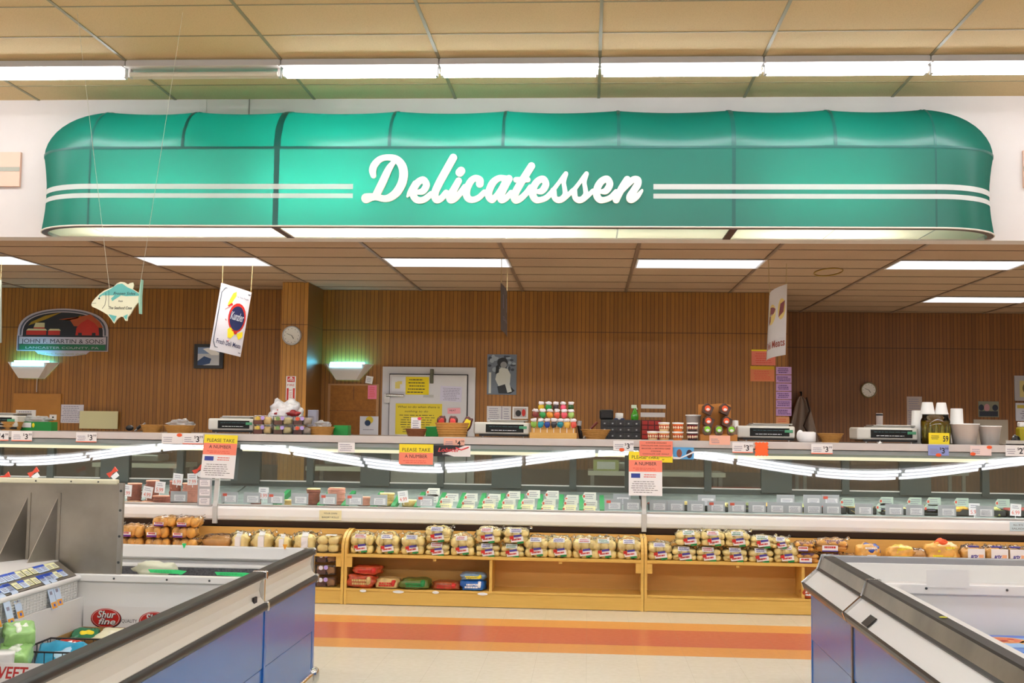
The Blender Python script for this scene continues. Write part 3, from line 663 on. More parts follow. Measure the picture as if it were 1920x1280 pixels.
price(1373, 1412, 829, 849, '3', 'white $3 price label left of the orange starburst', seed=9, edge=1)
price(1521, 1561, 832, 851, '3', 'white $3 price label below the small basket on the right', seed=10, edge=1)
price(1740, 1779, 834, 854, '3', 'blue $3 price label below the yellow pickle sign', bg=mk('blue_label', '#8f9ed8', .6), seed=11, dot=[(.5, .05)])
price(1819, 1859, 835, 854, '', 'handwritten pink label with two orange marks', bg=mk('pale_pink_label', '#f0dad6', .6), seed=12, dot=[(.12, .15), (.9, .85)])
price(1885, 1925, 834, 855, '2', 'white $2 price label at the right picture edge', seed=13)
# PLEASE TAKE A NUMBER
def notice(px0, px1, py0, py1, label, lower, Y, name='take_number_sign', tilt=0, lean=9.6):
    b = MB(); a = at(px0, py0, Y); c = at(px1, py1, Y); W = c.x - a.x; H = a.z - c.z; u = lambda f: -H * f
    s = .0015; hh = H if not lower else H * .46
    b.box(0, W, -s, 0, -H, 0, 0); y = -s - .0006
    b.quad((0, y, -hh * .42), (W, y, -hh * .42), (W, y, 0), (0, y, 0), 1); b.quad((0, y, -hh), (W, y, -hh), (W, y, -hh * .42), (0, y, -hh * .42), 2)
    y -= .0008; b.text('PLEASE TAKE', W / 2, -hh * .36, hh * .24, y, 3, w=W * .82); b.text('A NUMBER', W / 2, -hh * .68, hh * .24, y, 3, w=W * .66)
    b.lines(W * .1, W * .9, -hh * .95, -hh * .78, 2, y, 5, seed=3)
    if lower:
        b.quad((W * .07, y, -H * .60), (W * .34, y, -H * .60), (W * .34, y, -H * .50), (W * .07, y, -H * .50), 4); b.lines(W * .42, W * .92, -H * .60, -H * .50, 2, y, 5, seed=5); b.lines(W * .06, W * .93, -H * .95, -H * .66, 6, y, 3, h=.22, seed=6)
    o = b.build(name, [PAPER, YEL, SALM, INK, BLU, RPRI], loc=(a.x, Y, a.z)); o.rotation_euler = (R_(-lean), R_(tilt), 0); return tag(o, label, 'notice')
notice(384, 444, 814, 897, 'PLEASE TAKE A NUMBER notice with white lower half, left of the three', True, CY - .030, tilt=1.2)
notice(749, 812, 832, 871, 'short PLEASE TAKE A NUMBER notice without white lower part', False, CY - .04, lean=5)
notice(1179, 1241, 846, 930, 'PLEASE TAKE A NUMBER notice half covered by a salmon sign', True, CY - .045)
b = MB(); Y = CY - .052; x0, x1, z0, z1 = pxbox(b, 1199, 1261, 826, 867, Y, 0); W = x1 - x0; H = z1 - z0; y = Y - .003
b.quad((x0, y, z0), (x1, y, z0), (x1, y, z0 + H * .28), (x0, y, z0 + H * .28), 1)
for k, (tx, ww) in enumerate([('COOKIE DOUGH', .62), ('CHOCOLATE CHIP, CHOCOLATE', .9), ('BROWNIE, or BIRTHDAY CAKE', .86), ('COOKIE', .3), ('CHOCOLATE CHIP, PEANUT', .8), ('BUTTER, or TRIPLE CHOCOLATE', .9), ('CHIP on the CHIP', .5)]):
    b.text(tx, (x0 + x1) / 2, z1 - H * (.12 + .13 * k), H * .085, y - .0006, 2, w=W * ww)
tag(b.build('flavour_sign', [SALM, YEL, INK]), 'salmon and yellow flavour sign overlapping a take a number notice', 'notice')
b = MB(); x0, x1, z0, z1 = pxbox(b, 634, 665, 829, 848, CY - .02, 0); b.lines(x0 + .01, x1 - .01, z0 + .01, z1 - .01, 4, CY - .0226, 1, seed=8); tag(b.build('info_card', [PAPER, PRI]), 'small white card hanging below the counter edge near the pillar', 'notice')
b = MB(); Y = CY - .03; x0, x1, z0, z1 = pxbox(b, 813, 882, 834, 856, Y, 0); W = x1 - x0; H = z1 - z0; y = Y - .0026
b.prism([(x0, z0), (x0 + W * .55, z0), (x0 + W * .3, z0 + H * .25), (x0 + W * .85, z1), (x0, z1)], 'Y', y, Y, 1); b.text('Lobster', x0 + W * .42, z0 + H * .42, H * .5, y - .001, 2, w=W * .6, shear=.3, thick=.02); b.text('DESSERTS', x0 + W * .45, z0 + H * .16, H * .2, y - .001, 0, w=W * .4); b.tube([(x0 + W * .6, y, z0 + H * .8), (x0 + W * .75, y, z0 + H * .6), (x0 + W * .95, y, z0 + H * .85)], .006, 5, 2)
tag(b.build('lobster_sign', [PAPER, INK, mk('lobster_red', '#d8464a')]), 'black and white sign with red lettering below the salmon price label', 'sign')
b = MB(); Y = CY - .03; x0, x1, z0, z1 = pxbox(b, 1262, 1301, 838, 861, Y, 0); W = x1 - x0; H = z1 - z0
b.blob((x0 + W * .3, Y - .003, z0 + H * .5), W * .13, .002, H * .34, m=1); b.blob((x0 + W * .78, Y - .003, z0 + H * .45), W * .14, .002, H * .36, m=2); b.prism([(x0, z0), (x0 + W * .3, z0), (x1, z0 + H * .55), (x1, z0 + H * .7), (x0 + W * .35, z0 + H * .15), (x0, z0 + H * .2)], 'Y', Y - .006, Y - .004, 3)
tag(b.build('picture_card', [mk('sky_blue', '#58a8e0'), mk('brown_cookie', '#8a5040'), mk('dark_cookie', '#3a2430'), PAPER]), 'small sky blue picture card right of the salmon flavour sign', 'card')
b = MB(); Y = CY - .008; a = at(1415, 828, Y); c = at(1441, 855, Y); W = c.x - a.x; H = a.z - c.z; pts = []
for k in range(8): pts += [(W * k / 8, -(.0 if k % 2 else .008)), ]
for k in range(8): pts += [(W + (.0 if k % 2 else -.008), -H * k / 8)]
for k in range(8): pts += [(W * (1 - k / 8), -H + (.0 if k % 2 else .008))]
for k in range(8): pts += [((.0 if k % 2 else .008), -H * (1 - k / 8))]
b.prism(pts[::-1], 'Y', -.002, 0); tag(b.build('starburst_tag', mk('neon_orange', '#ff6a2a', .6), loc=(a.x, Y, a.z)), 'square neon orange tag with zigzag edges on the counter edge', 'tag')
for (p0, p1, q0, q1, tx, col, lb) in ((599, 640, 956, 975, ('YOUR OWN', 'BAKERY ROLLS'), mk('cream_note', '#f1e7b8'), 'cream note about rolls on the white bumper'), (1893, 1925, 978, 996, ('ALL RTE', 'SALADS'), mk('pale_blue_note', '#cfe3ea'), 'pale blue note on the bumper at the right picture edge')):
    b = MB(); Y = CF - .002; x0, x1, z0, z1 = pxbox(b, p0, p1, q0, q1, Y, 0, .0015); W = x1 - x0; H = z1 - z0
    for k, s_ in enumerate(tx): b.text(s_, (x0 + x1) / 2, z1 - H * (.4 + .4 * k), H * .24, Y - .0024, 1, w=W * (.6 + .15 * k))
    tag(b.build('bumper_note', [col, INK]), lb, 'notice')

# ================================================================ BREAD RACKS
OAK = m_wood('oak', '#d6a84c', '#e8be66'); OAKD = m_wood('oak_inside', '#daa654', '#ecbc6c', (1, 4, 10)); RF = 9.19; RB = 9.49
def rack(x0, x1, div, label):
    t = thing('bread_rack', label, 'shelf unit', (x0, RF, 0)); L = x1 - x0; D = RB - RF
    side = [(0, 0), (D, 0), (D, .565), (D - .02, .565)] + [(D - .02 - (D - .02) * math.sin(a * math.pi / 16), .565 - .13 * (1 - math.cos(a * math.pi / 16))) for a in range(1, 9)]
    for sx in (0, L - .022):
        b = MB(); b.prism(side, 'X', sx, sx + .022); b.build('side_panel', OAK, t, bevel=.002)
    b = MB(); b.box(.022, L - .022, .004, .02, .004, .108); b.build('kick_board', OAK, t)
    b = MB(); b.box(.022, L - .022, -.006, D - .015, .108, .126); b.build('bottom_shelf', OAK, t, bevel=.002)
    b = MB(); b.box(.022, L - .022, -.012, D - .015, .368, .39); b.build('top_shelf', OAK, t, bevel=.002)
    b = MB(); b.box(.022, L - .022, D - .015, D, .10, .558); b.build('back_board', OAKD, t)
    if div:
        b = MB(); b.box(div - .011, div + .011, 0, D - .015, .126, .368); b.build('divider', OAK, t)
    for sx in (.022, L - .062):
        b = MB(); b.box(sx, sx + .04, -.004, .02, .29, .368); b.build('corner_block', OAK, t)
    for fx in (.30, .72):
        b = MB(); b.box(L * fx, L * fx + .025, -.002, .02, .348, .368); b.build('shelf_pin', OAK, t)
    return t
RX = [XX(645, RF, 1080), XX(1207, RF, 1080)]; RL = RX[1] - RX[0]
rack(RX[0] - RL - .004, RX[0] - .004, RL / 2, 'oak bread rack on the left, mostly hidden by the freezer')
rack(RX[0], RX[1], XX(920, RF, 1080) - RX[0], 'oak bread rack in the middle with flat packs on its lower shelf')
rack(RX[1] + .004, RX[1] + RL, XX(1505, RF, 1080) - RX[1], 'oak bread rack on the right with an empty lower shelf')
rack(RX[1] + RL + .004, RX[1] + 1.4 * RL, 0, 'oak bread rack beyond the right picture edge holding loaves')
BUN = mk('bun_cream', '#ffe59a', .5, n=(14, .18), b=(30, .2)); BUNG = mk('bun_golden', '#eeb052', .4, n=(10, .35), b=(30, .2)); BUNB = mk('bun_brown', '#c98f3f', .45, n=(10, .35)); FILM = clear('bag_film', '#ffffff', 1.32, .1, .03); PURP = mk('purple_print', '#6a2f86', .4)
BY = 9.30; TZ = .39
def label_patch(b, x, z, s, y, kind):
    if kind == 'A':
        b.X = Matrix.Translation((x, y, z)) @ Matrix.Rotation(R_(-8), 4, 'Y')
        b.quad((-.045 * s, 0, -.018 * s), (.05 * s, 0, -.018 * s), (.05 * s, 0, .018 * s), (-.045 * s, 0, .018 * s), 2); b.box(-.052 * s, -.022 * s, -.002, 0, .006 * s, .03 * s, 3); b.box(-.02 * s, .04 * s, -.002, 0, .018 * s, .034 * s, 4)
        b.lines(-.04 * s, .045 * s, -.012 * s, .012 * s, 1, -.001, 3, h=.5, seed=3); b.quad((.0, -.001, -.034 * s), (.05 * s, -.001, -.034 * s), (.05 * s, -.001, -.02 * s), (.0, -.001, -.02 * s), 5); b.X = Matrix.Identity(4)
bagn = [0]
def bun_bag(px, py, w, h, kind, label, Y=BY, z0=None, layers=2, group=None):
    bagn[0] += 1; sd = bagn[0]; rd = random.Random(sd); k = Y / 2200; W = w * k; H = h * k; x = XX(px, Y, py); z = TZ if z0 is None else z0
    t = thing('bread_bag', label, 'bread', (x, Y, z), R_(rd.uniform(-4, 4)), group)
    m = {'A': BUN, 'B': BUNG, 'C': BUN, 'D': BUNB, 'F': BUNG, 'G': BUNG, 'H': BUNG}[kind]
    b = MB(); n = 3 if kind in 'ABF' else 1; lh = H * (.8 if kind != 'A' else .78) / layers
    if n == 1: b.blob((0, 0, H * .42), W * .47, .07, H * .42, .75, .3, 10, seed=sd)
    else:
        for L_ in range(layers):
            for q in range(n):
                for dy in (-.035, .04): b.blob(((q - 1) * W * .30 + rd.uniform(-.004, .004), dy, lh * (L_ + .5)), W * .185, .045, lh * .56, .85, .12, 8, seed=sd + q, nu=14, nv=8)
    b.build('bread', m, t)
    b = MB(); b.blob((0, 0, H * .48), W * .5, .092, H * .5, .72, .32, 16, seed=sd * 3, nu=28, nv=14)
    b.tube([(W * .38, .03, H * .8), (W * .5, .02, H * .92), (W * .6, .03, H * .96)], [.012, .006, .016], 7); b.build('bag', FILM, t)
    y = -.094; b = MB(); mats = [PAPER, PRI, PAPER, RED, mk('label_blue', '#4a3f9a'), GRN]
    if kind == 'A': label_patch(b, W * .02, H * .25, W / .2, y, 'A'); b.X = Matrix.Translation((0, -.066, H * .80)) @ Matrix.Rotation(R_(-38), 4, 'X'); b.box(-W * .26, W * .2, -.002, 0, -.02, .02, 2); b.lines(-W * .24, W * .18, -.015, .015, 2, -.0026, rd.choice([3, 4, 5]), h=.5, seed=sd)
    elif kind == 'B': b.box(-W * .35, W * .05, y - .001, y, H * .12, H * .42, 2); b.lines(-W * .32, W * .02, H * .26, H * .42, 1, y - .002, 3, h=.7, seed=sd); b.box(-W * .35, W * .05, y - .002, y, H * .06, H * .2, 4); mats[4] = PURP
    elif kind == 'C': b.box(-W * .12, W * .14, y, y + .03, H * .05, H * .75, 2); b.X = Matrix.Translation((0, -.06, H * .78)) @ Matrix.Rotation(R_(-55), 4, 'X'); b.box(-W * .12, W * .14, 0, .004, 0, .05, 2)
    elif kind == 'F':
        c2 = rd.choice([3, 4]); b.box(-W * .36, W * .14, y - .001, y, H * .1, H * .5, 2); b.lines(-W * .33, W * .11, H * .26, H * .46, 1, y - .002, 3, h=.75, seed=sd); b.lines(-W * .3, W * .4, H * .62, H * .9, 3, -.07, 4, h=.6, seed=sd); b.box(-W * .36, W * .14, y - .002, y, H * .04, H * .12, 4)
    elif kind in 'GH':
        b.box(-W * .3, W * .36, y - .012, y, H * .05, H * .86, 2); b.text('arty', -W * .05, H * .45, H * .26, y - .014, 4, w=W * .3, shear=.3, thick=.03); b.box(W * .12, W * .3, y - .0135, y, H * .45, H * .6, 5); b.text('SOFT ROLLS', 0, H * .2, H * .14, y - .014, 4, w=W * .5); mats[5] = mk('peach', '#f0b48a'); b.box(-W * .2, W * .2, -.06, -.03, H * .9, H * .97, 4)
    if b.v: b.build('label', mats, t)
    return t
low_mid = [681, 728, 776, 823, 868, 915, 962, 1007, 1050, 1097, 1133, 1180]
for i, p in enumerate(low_mid): bun_bag(p, 1016, 46, 40 if i not in (3, 5, 6) else 24, 'A', 'clear bag of cream rolls on the middle rack, bottom row, %s from the left' % ORD[i], layers=2)
for p, l in ((823, 'leftmost'), (917, 'middle'), (968, 'rightmost')): bun_bag(p, 1000, 48, 28, 'A', 'clear bag of rolls stacked on top on the middle rack, %s of the three' % l, z0=TZ + .108, layers=2)
for i, p in enumerate([1237, 1282, 1328, 1377, 1424, 1473]): bun_bag(p, 1026, 46, 26 if i in (1, 2, 3, 4) else 34, 'A', 'clear bag of rolls on the right rack, bottom row, %s from the left' % ORD[i])
for i, (p, z) in enumerate([(1290, .118), (1335, .118), (1381, .118), (1428, .118), (1461, .11)]): bun_bag(p, 1006, 46 if i < 4 else 34, 28 if i < 3 else 20, 'A', 'clear bag of rolls in the upper row of the right rack, %s from the left' % ORD[i], z0=TZ + z)
for i, (p, w_, h_, z, l) in enumerate([(1511, 44, 20, 0, 'printed bun bag at the end of the cream rolls on the right rack'), (1507, 34, 18, .09, 'small purple printed bag lying on a bun bag'), (1556, 40, 20, 0, 'printed bun bag just above the tip of the right freezer'), (1558, 56, 24, .09, 'large white printed bread bag lying on top, right of the freezer tip'), (1596, 38, 18, 0, 'low red lettered bun bag on the right rack')]): bun_bag(p, 1026, w_, h_, 'F', l, z0=TZ + z)
def printed(px, w, h, c1, c2, c3, label, z=0, tie=None):
    k = BY / 2200; W = w * k; H = h * k; bagn[0] += 1; t = thing('bread_bag', label, 'bread', (XX(px, BY, 1030), BY, TZ + z)); b = MB(); b.blob((0, 0, H * .48), W * .5, .095, H * .5, .7, .28, 12, seed=bagn[0]); b.build('bread', BUNG, t)
    b = MB(); b.box(-W * .32, W * .24, -.103, -.09, H * .06, H * .5, 0); b.lines(-W * .28, W * .2, H * .24, H * .46, 1, -.1045, 2, h=.7, seed=px); b.box(-W * .32, W * .24, -.1045, -.1, H * .06, H * .18, 1)
    b.blob((W * .1, .01, H * .72), W * .36, .09, H * .3, .8, .3, 12, m=1, seed=px); b.lines(-W * .2, W * .35, H * .6, H * .9, 2, -.086, 0, h=.6, seed=px + 1); b.build('label', [c1, c2, c3], t)
    if tie: b = MB(); b.blob((0, -.02, H * 1.02), .045, .03, .03, 1, .6, seed=4); b.build('tie', tie, t)
printed(1626, 46, 36, PAPER, mk('bag_blue', '#2e4ba0', .3), RED, 'blue and white printed bread bag on the right rack')
printed(1686, 52, 34, YEL, mk('bag_yellow', '#e8cf5a', .3), RED, 'yellow printed bread bag on the right rack')
printed(1763, 60, 40, YEL, mk('bag_pale', '#ecd9a0', .3), RED, 'bread bag closed with an orange tag on the right rack', tie=ORG)
bun_bag(1720, 1030, 34, 30, 'D', 'plain brown bread roll bag between the yellow bag and the orange tagged bag')
for i, (p, l) in enumerate([(1822, 'first'), (1864, 'second'), (1899, 'third'), (1935, 'fourth')]): bun_bag(p, 1036, 44, 38, 'G', 'golden loaf in a white lettered sleeve, %s from the left at the right edge' % l, layers=1)
for i, p in enumerate([208, 250, 300, 350]): bun_bag(p, 1012, 48, 23, 'B', 'bag of golden bagels in the bottom row left, %s from the left' % ORD[i], layers=1)
for i, p in enumerate([206, 252, 298, 348]): bun_bag(p, 1000, 46, 24, 'B', 'purple labelled bagel bag in the second row left, %s from the left' % ORD[i], z0=TZ + .092, layers=1)
for i, p in enumerate([312, 356]): bun_bag(p, 985, 46, 20, 'B', 'purple labelled bagel bag on top of the left stack, %s' % ('nearer the steel partition', 'further from the steel partition')[i], z0=TZ + .18, layers=1)
bun_bag(410, 1008, 62, 30, 'D', 'flat brown bread in a bag right of the bagel stacks', layers=1)
bun_bag(452, 1008, 38, 36, 'C', 'round white labelled loaf right of the flat brown bread', layers=1)
bun_bag(493, 1008, 42, 38, 'C', 'tall white labelled loaf in the middle of the left rack loaves', layers=1)
bun_bag(532, 1010, 32, 32, 'C', 'small white labelled loaf left of the large one', layers=1)
bun_bag(574, 1012, 46, 38, 'C', 'large white labelled loaf next to the clear box of rolls', layers=1)
t = thing('roll_box', 'clear plastic box of six cream rolls at the right end of the left rack', 'bread', (XX(618, BY, 1015), BY, TZ)); b = MB()
for L_ in range(2):
    for q in (-1, 1):
        for dy in (-.04, .04): b.blob((q * .043, dy, .035 + L_ * .06), .044, .045, .033, .8, .08, seed=q)
b.build('bread', BUN, t); b = MB(); b.box(-.092, .092, -.09, .09, 0, .135); b.build('box', FILM, t, bevel=.015, seg=3); b = MB(); b.box(-.02, .06, -.07, .0, .136, .138); b.build('label', PAPER, t)
# lower shelf packs
def pack(px, py, w, h, c1, c2, label, z=0, Y=9.27):
    k = Y / 2200; W = w * k; H = h * k; b = MB(); sd = px + py
    b.blob((0, 0, H * .5), W * .5, .10, H * .52, .6, .25, 14, seed=sd); b.lines(-W * .3, W * .34, H * .25, H * .7, 2, -.103, 1, h=.7, seed=sd); b.blob((W * .26, -.02, H * .55), W * .1, .088, H * .4, .7, m=1)
    return tag(b.build('tortilla_pack', [c1, c2], loc=(XX(px, Y, py), Y, .126 + z)), label, 'food pack')
RP = mk('pack_red', '#c8502c', .3, n=(30, .4)); CP = mk('pack_cream', '#d8b878', .3, n=(30, .3)); GP = mk('pack_green', '#6a7434', .3, n=(30, .3)); BP = mk('pack_blue', '#2468b8', .3, n=(30, .3)); LBP = mk('pack_pale_blue', '#86a0b8', .3, n=(30, .4)); BRP = mk('pack_brown', '#a8542c', .3, n=(30, .4))
pack(680, 1092, 56, 26, RP, CP, 'red and cream flat pack at the left end of the lower shelf'); pack(690, 1076, 54, 15, RP, RED, 'red flat pack lying on top of the red and cream one', z=.105)
pack(728, 1096, 48, 19, CP, RED, 'cream flat pack with red mark, second on the lower shelf'); pack(780, 1097, 58, 19, GP, GRN, 'olive green flat pack in the middle of the lower shelf')
pack(838, 1098, 56, 15, BRP, RED, 'brown red flat pack left of the blue packs'); pack(888, 1098, 48, 20, BP, PAPER, 'bright blue flat pack at the bottom beside the divider'); pack(888, 1083, 48, 12, LBP, YEL, 'pale blue flat pack lying on the bright blue pack', z=.082)
pack(1512, 1100, 22, 22, RP, PAPER, 'small red pack in the right rack beside the freezer corner')
for i, (p, q) in enumerate([(681, 1107), (747, 1109), (817, 1110), (905, 1113)]):
    b = MB(); b.disc((0, 0, 0), .02, m=0, sx=(1.3, 2.2, 1.3, 2.0)[i], sz=.55); tag(b.build('shelf_label', PAPER, loc=(XX(p, RF, q), RF - .008, ZZ(q, RF, p))), 'small white oval label on the lower shelf edge, %s from the left' % ORD[i], 'label')
def cakebox(px, Y, z, label, s=1.0, base=CT, c1='#5a2c1e', c2='#d8b06a', st='#c8463c'):
    t = thing('cake_box', label, 'cake box', (XX(px, Y, 800), Y, base + z)); b = MB(); b.box(-.068, .0, -.04, .04, .004, .04, 0); b.box(-.066, -.002, -.038, .038, .04, .066, 1); b.blob((.038, 0, .035), .036, .04, .03, .7, .3, m=1, seed=px); b.build('cake', [mk('cake' + c1, c1, .5), mk('cake' + c2, c2, .5)], t)
    b = MB(); b.box(-.078, .082, -.05, .05, 0, .078); b.build('box', FILM, t, bevel=.01)
    b = MB(); b.disc((-.035, -.052, .055), .017, m=0); b.disc((.005, -.052, .058), .017, m=1); b.build('sticker', [mk('st' + st, st), mk('lilac_sticker', '#b8a0e0')], t); return t
for i in range(3): cakebox(619, 9.26, .080 * i * 1.18, 'clear box of dark cake in the left rack bay, %s of three' % ('bottom', 'middle', 'topmost')[i], base=.126, c2='#a87848', st='#e8e0e8')
for i in range(3): cakebox(588, 9.28, .080 * i * 1.18, 'clear box of dark cake half behind the freezer corner, %s of three' % ('bottom', 'middle', 'topmost')[i], base=.126, c2='#6a5838', st='#8a9078')
# ================================================================ BACK WALL
BW = 13.795; PB = 16.095
class Flat(MB):
    """a thin sheet whose top-left corner is the origin; local x right, z up (negative down)"""
    def __init__(s, px0, px1, py0, py1, Y, d=.003):
        super().__init__(); a = at(px0, py0, Y); c = at(px1, py1, Y); s.W = c.x - a.x; s.H = a.z - c.z; s.o = Vector((a.x, Y, a.z)); s.d = d; s.box(0, s.W, -d, 0, -s.H, 0, 0)
    def rect(s, a, b, c, d_, m, off=.0008): y = -s.d - off; s.quad((s.W * a, y, -s.H * d_), (s.W * b, y, -s.H * d_), (s.W * b, y, -s.H * c), (s.W * a, y, -s.H * c), m); return s
    def pl(s, pts, m, off=.0008): s.add([(s.W * p[0], -s.d - off, -s.H * p[1]) for p in pts][::-1], [tuple(range(len(pts)))], m); return s
    def ell(s, cx, cy, rx, ry, m, off=.0008, seg=24): return s.pl([(cx + rx * math.cos(2 * math.pi * k / seg), cy + ry * math.sin(2 * math.pi * k / seg)) for k in range(seg)], m, off)
    def tx(s, t, x, y, h, m, w=None, off=.0012, **k): s.text(t, s.W * x, -s.H * y, s.H * h, -s.d - off, m, w=s.W * w if w else None, **k); return s
    def ln(s, a, b, c, d_, n, m, **k): s.lines(s.W * a, s.W * b, -s.H * d_, -s.H * c, n, -s.d - .0011, m, **k); return s
    def end(s, name, mats, label, cat, rot=0): o = s.build(name, mats, loc=s.o); o.rotation_euler = (0, R_(rot), 0); return tag(o, label, cat)
# farm sign with arch top
f = Flat(33, 203, 628, 659, BW, .012); W, H = f.W, f.H
def arch(cx, cz, rx, rz, pw=.62, n=24): return [(cx - rx * math.cos(math.pi * k / n), cz + rz * math.sin(math.pi * k / n) ** pw) for k in range(n + 1)]
f.prism(arch(W / 2, -.03, W * .5, H * 1.88) [::-1], 'Y', -.010, 0, 0)
f.add([(x, -.0112, z) for x, z in arch(W / 2, -.03, W * .475, H * 1.78)][::-1], [tuple(range(25))], 2); f.add([(x, -.0124, z) for x, z in arch(W / 2, -.03, W * .455, H * 1.70)][::-1], [tuple(range(25))], 0)
f.add([(x, -.0136, z) for x, z in arch(W / 2, -.02, W * .44, H * 1.58)][::-1], [tuple(range(25))], 3)
def fp(pts, m, off=.0148): f.add([(W * p[0], -off, H * p[1]) for p in pts][::-1], [tuple(range(len(pts)))], m)
fp([(.07, .25), (.15, .85), (.3, 1.25), (.48, 1.48), (.3, 1.0), (.12, .62)], 4); fp([(.45, 1.02), (.62, 1.15), (.8, 1.35), (.9, .9), (.94, .5), (.62, .6), (.58, .95)], 6); fp([(.5, 1.0), (.62, 1.1), (.7, 1.32), (.66, 1.1), (.55, .95)], 4)
fp([(.64, .02), (.65, .5), (.7, .82), (.77, 1.05), (.84, .82), (.89, .5), (.9, .02)], 5, .0156)
for a, b_ in ((.67, .71), (.82, .86)): fp([(a, .02), (a, .18), (b_, .18), (b_, .02)], 3, .0162)
for q, x in enumerate((.10, .19, .34)): fp([(x, .02), (x, .3), (x + .13, .3), (x + .13, .02)], 5, .0151 + q * .0002); fp([(x, .3), (x + .02, .42), (x + .12, .42), (x + .14, .3)], 7, .0158 + q * .0002)
fp([(.18, .5), (.2, .8), (.3, .8), (.3, .5)], 7, .0168); fp([(.18, .42), (.18, .52), (.3, .52), (.3, .42)], 5, .0166)
f.rect(0.01, .99, .04, .96, 2); f.rect(.025, .975, .09, .55, 0, .0014); f.rect(.03, .97, .58, .93, 8, .0014); f.tx('JOHN F. MARTIN & SONS', .5, .50, .38, 1, w=.9, off=.002); f.tx('LANCASTER COUNTY, PA', .5, .86, .2, 0, w=.8, off=.002)
f.prism([(W * .2, -H * 1.0), (W * .24, -H * 1.2), (W * .4, -H * 1.32), (W * .6, -H * 1.32), (W * .76, -H * 1.2), (W * .8, -H * 1.0)], 'Y', -.01, 0, 0); f.text('Beef, Pork, Turkey Family Quality', W / 2, -H * 1.22, H * .14, -.011, 9, w=W * .52, shear=.3)
f.end('farm_sign', [mk('sign_lilac', '#b8b0bc', .4), INK, mk('sign_navy', '#4a5060', .4), mk('sign_night', '#1c2028', .5), mk('sign_gold', '#9a7818', .5), mk('barn_red', '#b8281c', .5), mk('sign_orange', '#b05028', .5), mk('sign_cream', '#c8b88a', .5), mk('sign_green', '#1c6a44', .5), mk('olive_ink', '#8a9030')], 'arched farm sign with a red barn reading JOHN F. MARTIN & SONS', 'sign')
# wedge shaped fly lights
FW = mk('fly_light_white', '#d9d0cc', .5)
def flylight(px0, px1, py0, py1, label):
    a = at(px0, py0, BW); c = at(px1, py1, BW); W = c.x - a.x; H = a.z - c.z; t = thing('wall_light', label, 'wall light', (a.x, BW, a.z))
    b = MB(); o = .17
    F1 = [(W * .10, -o, -H * .02), (W * .9, -o, -H * .02), (W * .70, -o * .8, -H), (W * .30, -o * .8, -H)]; Bk = [(0, 0, 0), (W, 0, 0), (W * .72, 0, -H), (W * .28, 0, -H)]
    b.add(F1 + Bk, [(0, 3, 2, 1), (0, 4, 7, 3), (1, 2, 6, 5), (3, 7, 6, 2)], 0); b.build('shade', FW, t)
    b = MB(); b.box(W * .18, W * .82, -o - .004, -o + .006, -H * .26, -H * .04); b.build('slot', emit('fly_slot', '#8be4ff', 3.2), t)
    b = MB(); b.tube([(W * .16, -.07, .005), (W * .84, -.07, .005)], .014, 8); b.build('tube', emit('fly_tube', '#5ad8ff', 45), t)
flylight(18, 110, 679, 710, 'white wedge wall light with a cyan tube on the left, below the farm sign'); flylight(607, 700, 682, 713, 'white wedge wall light with a cyan tube above the cork board')
b = MB(); a = at(70, 710, BW); b.tube([(a.x, BW - .006, a.z), (a.x, BW - .006, a.z - .16)], .005, 6); tag(b.build('cord', mk('cord_white', '#c8c0b8')), 'short white cord hanging from the left wall light', 'cord')
f = Flat(366, 419, 645, 691, BW, .03); f.rect(.13, .87, .13, .87, 1); f.rect(.13, .87, .13, .4, 2, .0012); f.pl([(.13, .7), (.35, .5), (.6, .6), (.55, .8), (.3, .87), (.13, .87)], 3, .0016); f.pl([(.3, .2), (.6, .45), (.85, .45), (.87, .35), (.5, .15)], 4, .0016); f.end('framed_picture', [BLACK, mk('pic_white', '#c3c8d2'), mk('pic_blue', '#7a92bc'), mk('pic_deep', '#2a4878'), PAPER], 'black framed picture of a blue stream behind the hanging flag sign', 'picture')
def clock(px, py, r, Y, rim, label):
    c = at(px, py, Y); R = r * Y / 2200; t = thing('wall_clock', label, 'clock', c)
    M = Matrix.Rotation(math.pi / 2, 4, 'X')
    b = MB(); b.X = M; b.lathe([(R * .86, .0), (R, 0), (R, .03), (R * .93, .045), (R * .86, .035), (R * .86, 0)], seg=36, cap=False); b.build('rim', rim, t)
    b = MB(); b.X = M; b.lathe([(.0001, .028), (R * .88, .028)], seg=36, cap=False); b.X = Matrix.Identity(4)
    for k in range(12):
        q = k * math.pi / 6; x, z = math.sin(q) * R * .72, math.cos(q) * R * .72; b.box(x - R * .02, x + R * .02, -.030, -.029, z - R * .05, z + R * .05, 1)
    b.build('face', [mk('clock_face', '#e6e2da', .4), INK], t)
    b = MB(); b.tube([(0, -.034, 0), (-R * .5, -.034, R * .18)], R * .02, 5); b.tube([(0, -.034, 0), (R * .22, -.034, -R * .35)], R * .03, 5); b.build('hand', INK, t)
clock(548, 629, 18.5, 13.055, mk('rim_silver', '#b8b8ba', .3, .5), 'round silver wall clock on the wood pillar'); clock(1628, 731, 14.5, PB, mk('rim_brass', '#8a7a50', .4), 'round brass rimmed wall clock on the dark right wall')
f = Flat(537, 554, 705, 750, 13.055, .004); f.rect(.12, .88, .02, .24, 1); f.tx('FIRE', .5, .2, .13, 0, w=.6); f.pl([(.3, .1), (.7, .1), (.5, .02)], 0, .0016); f.tx('FIRE', .5, .42, .14, 1, w=.75); f.rect(.08, .28, .5, 1, 1); f.rect(.72, .92, .5, 1, 1); f.tx('EXIT', .5, .62, .1, 1, w=.34); f.ln(.32, .68, .66, .98, 5, 1); f.end('fire_sign', [PAPER, RED], 'narrow white and red fire sign on the wood pillar', 'sign')
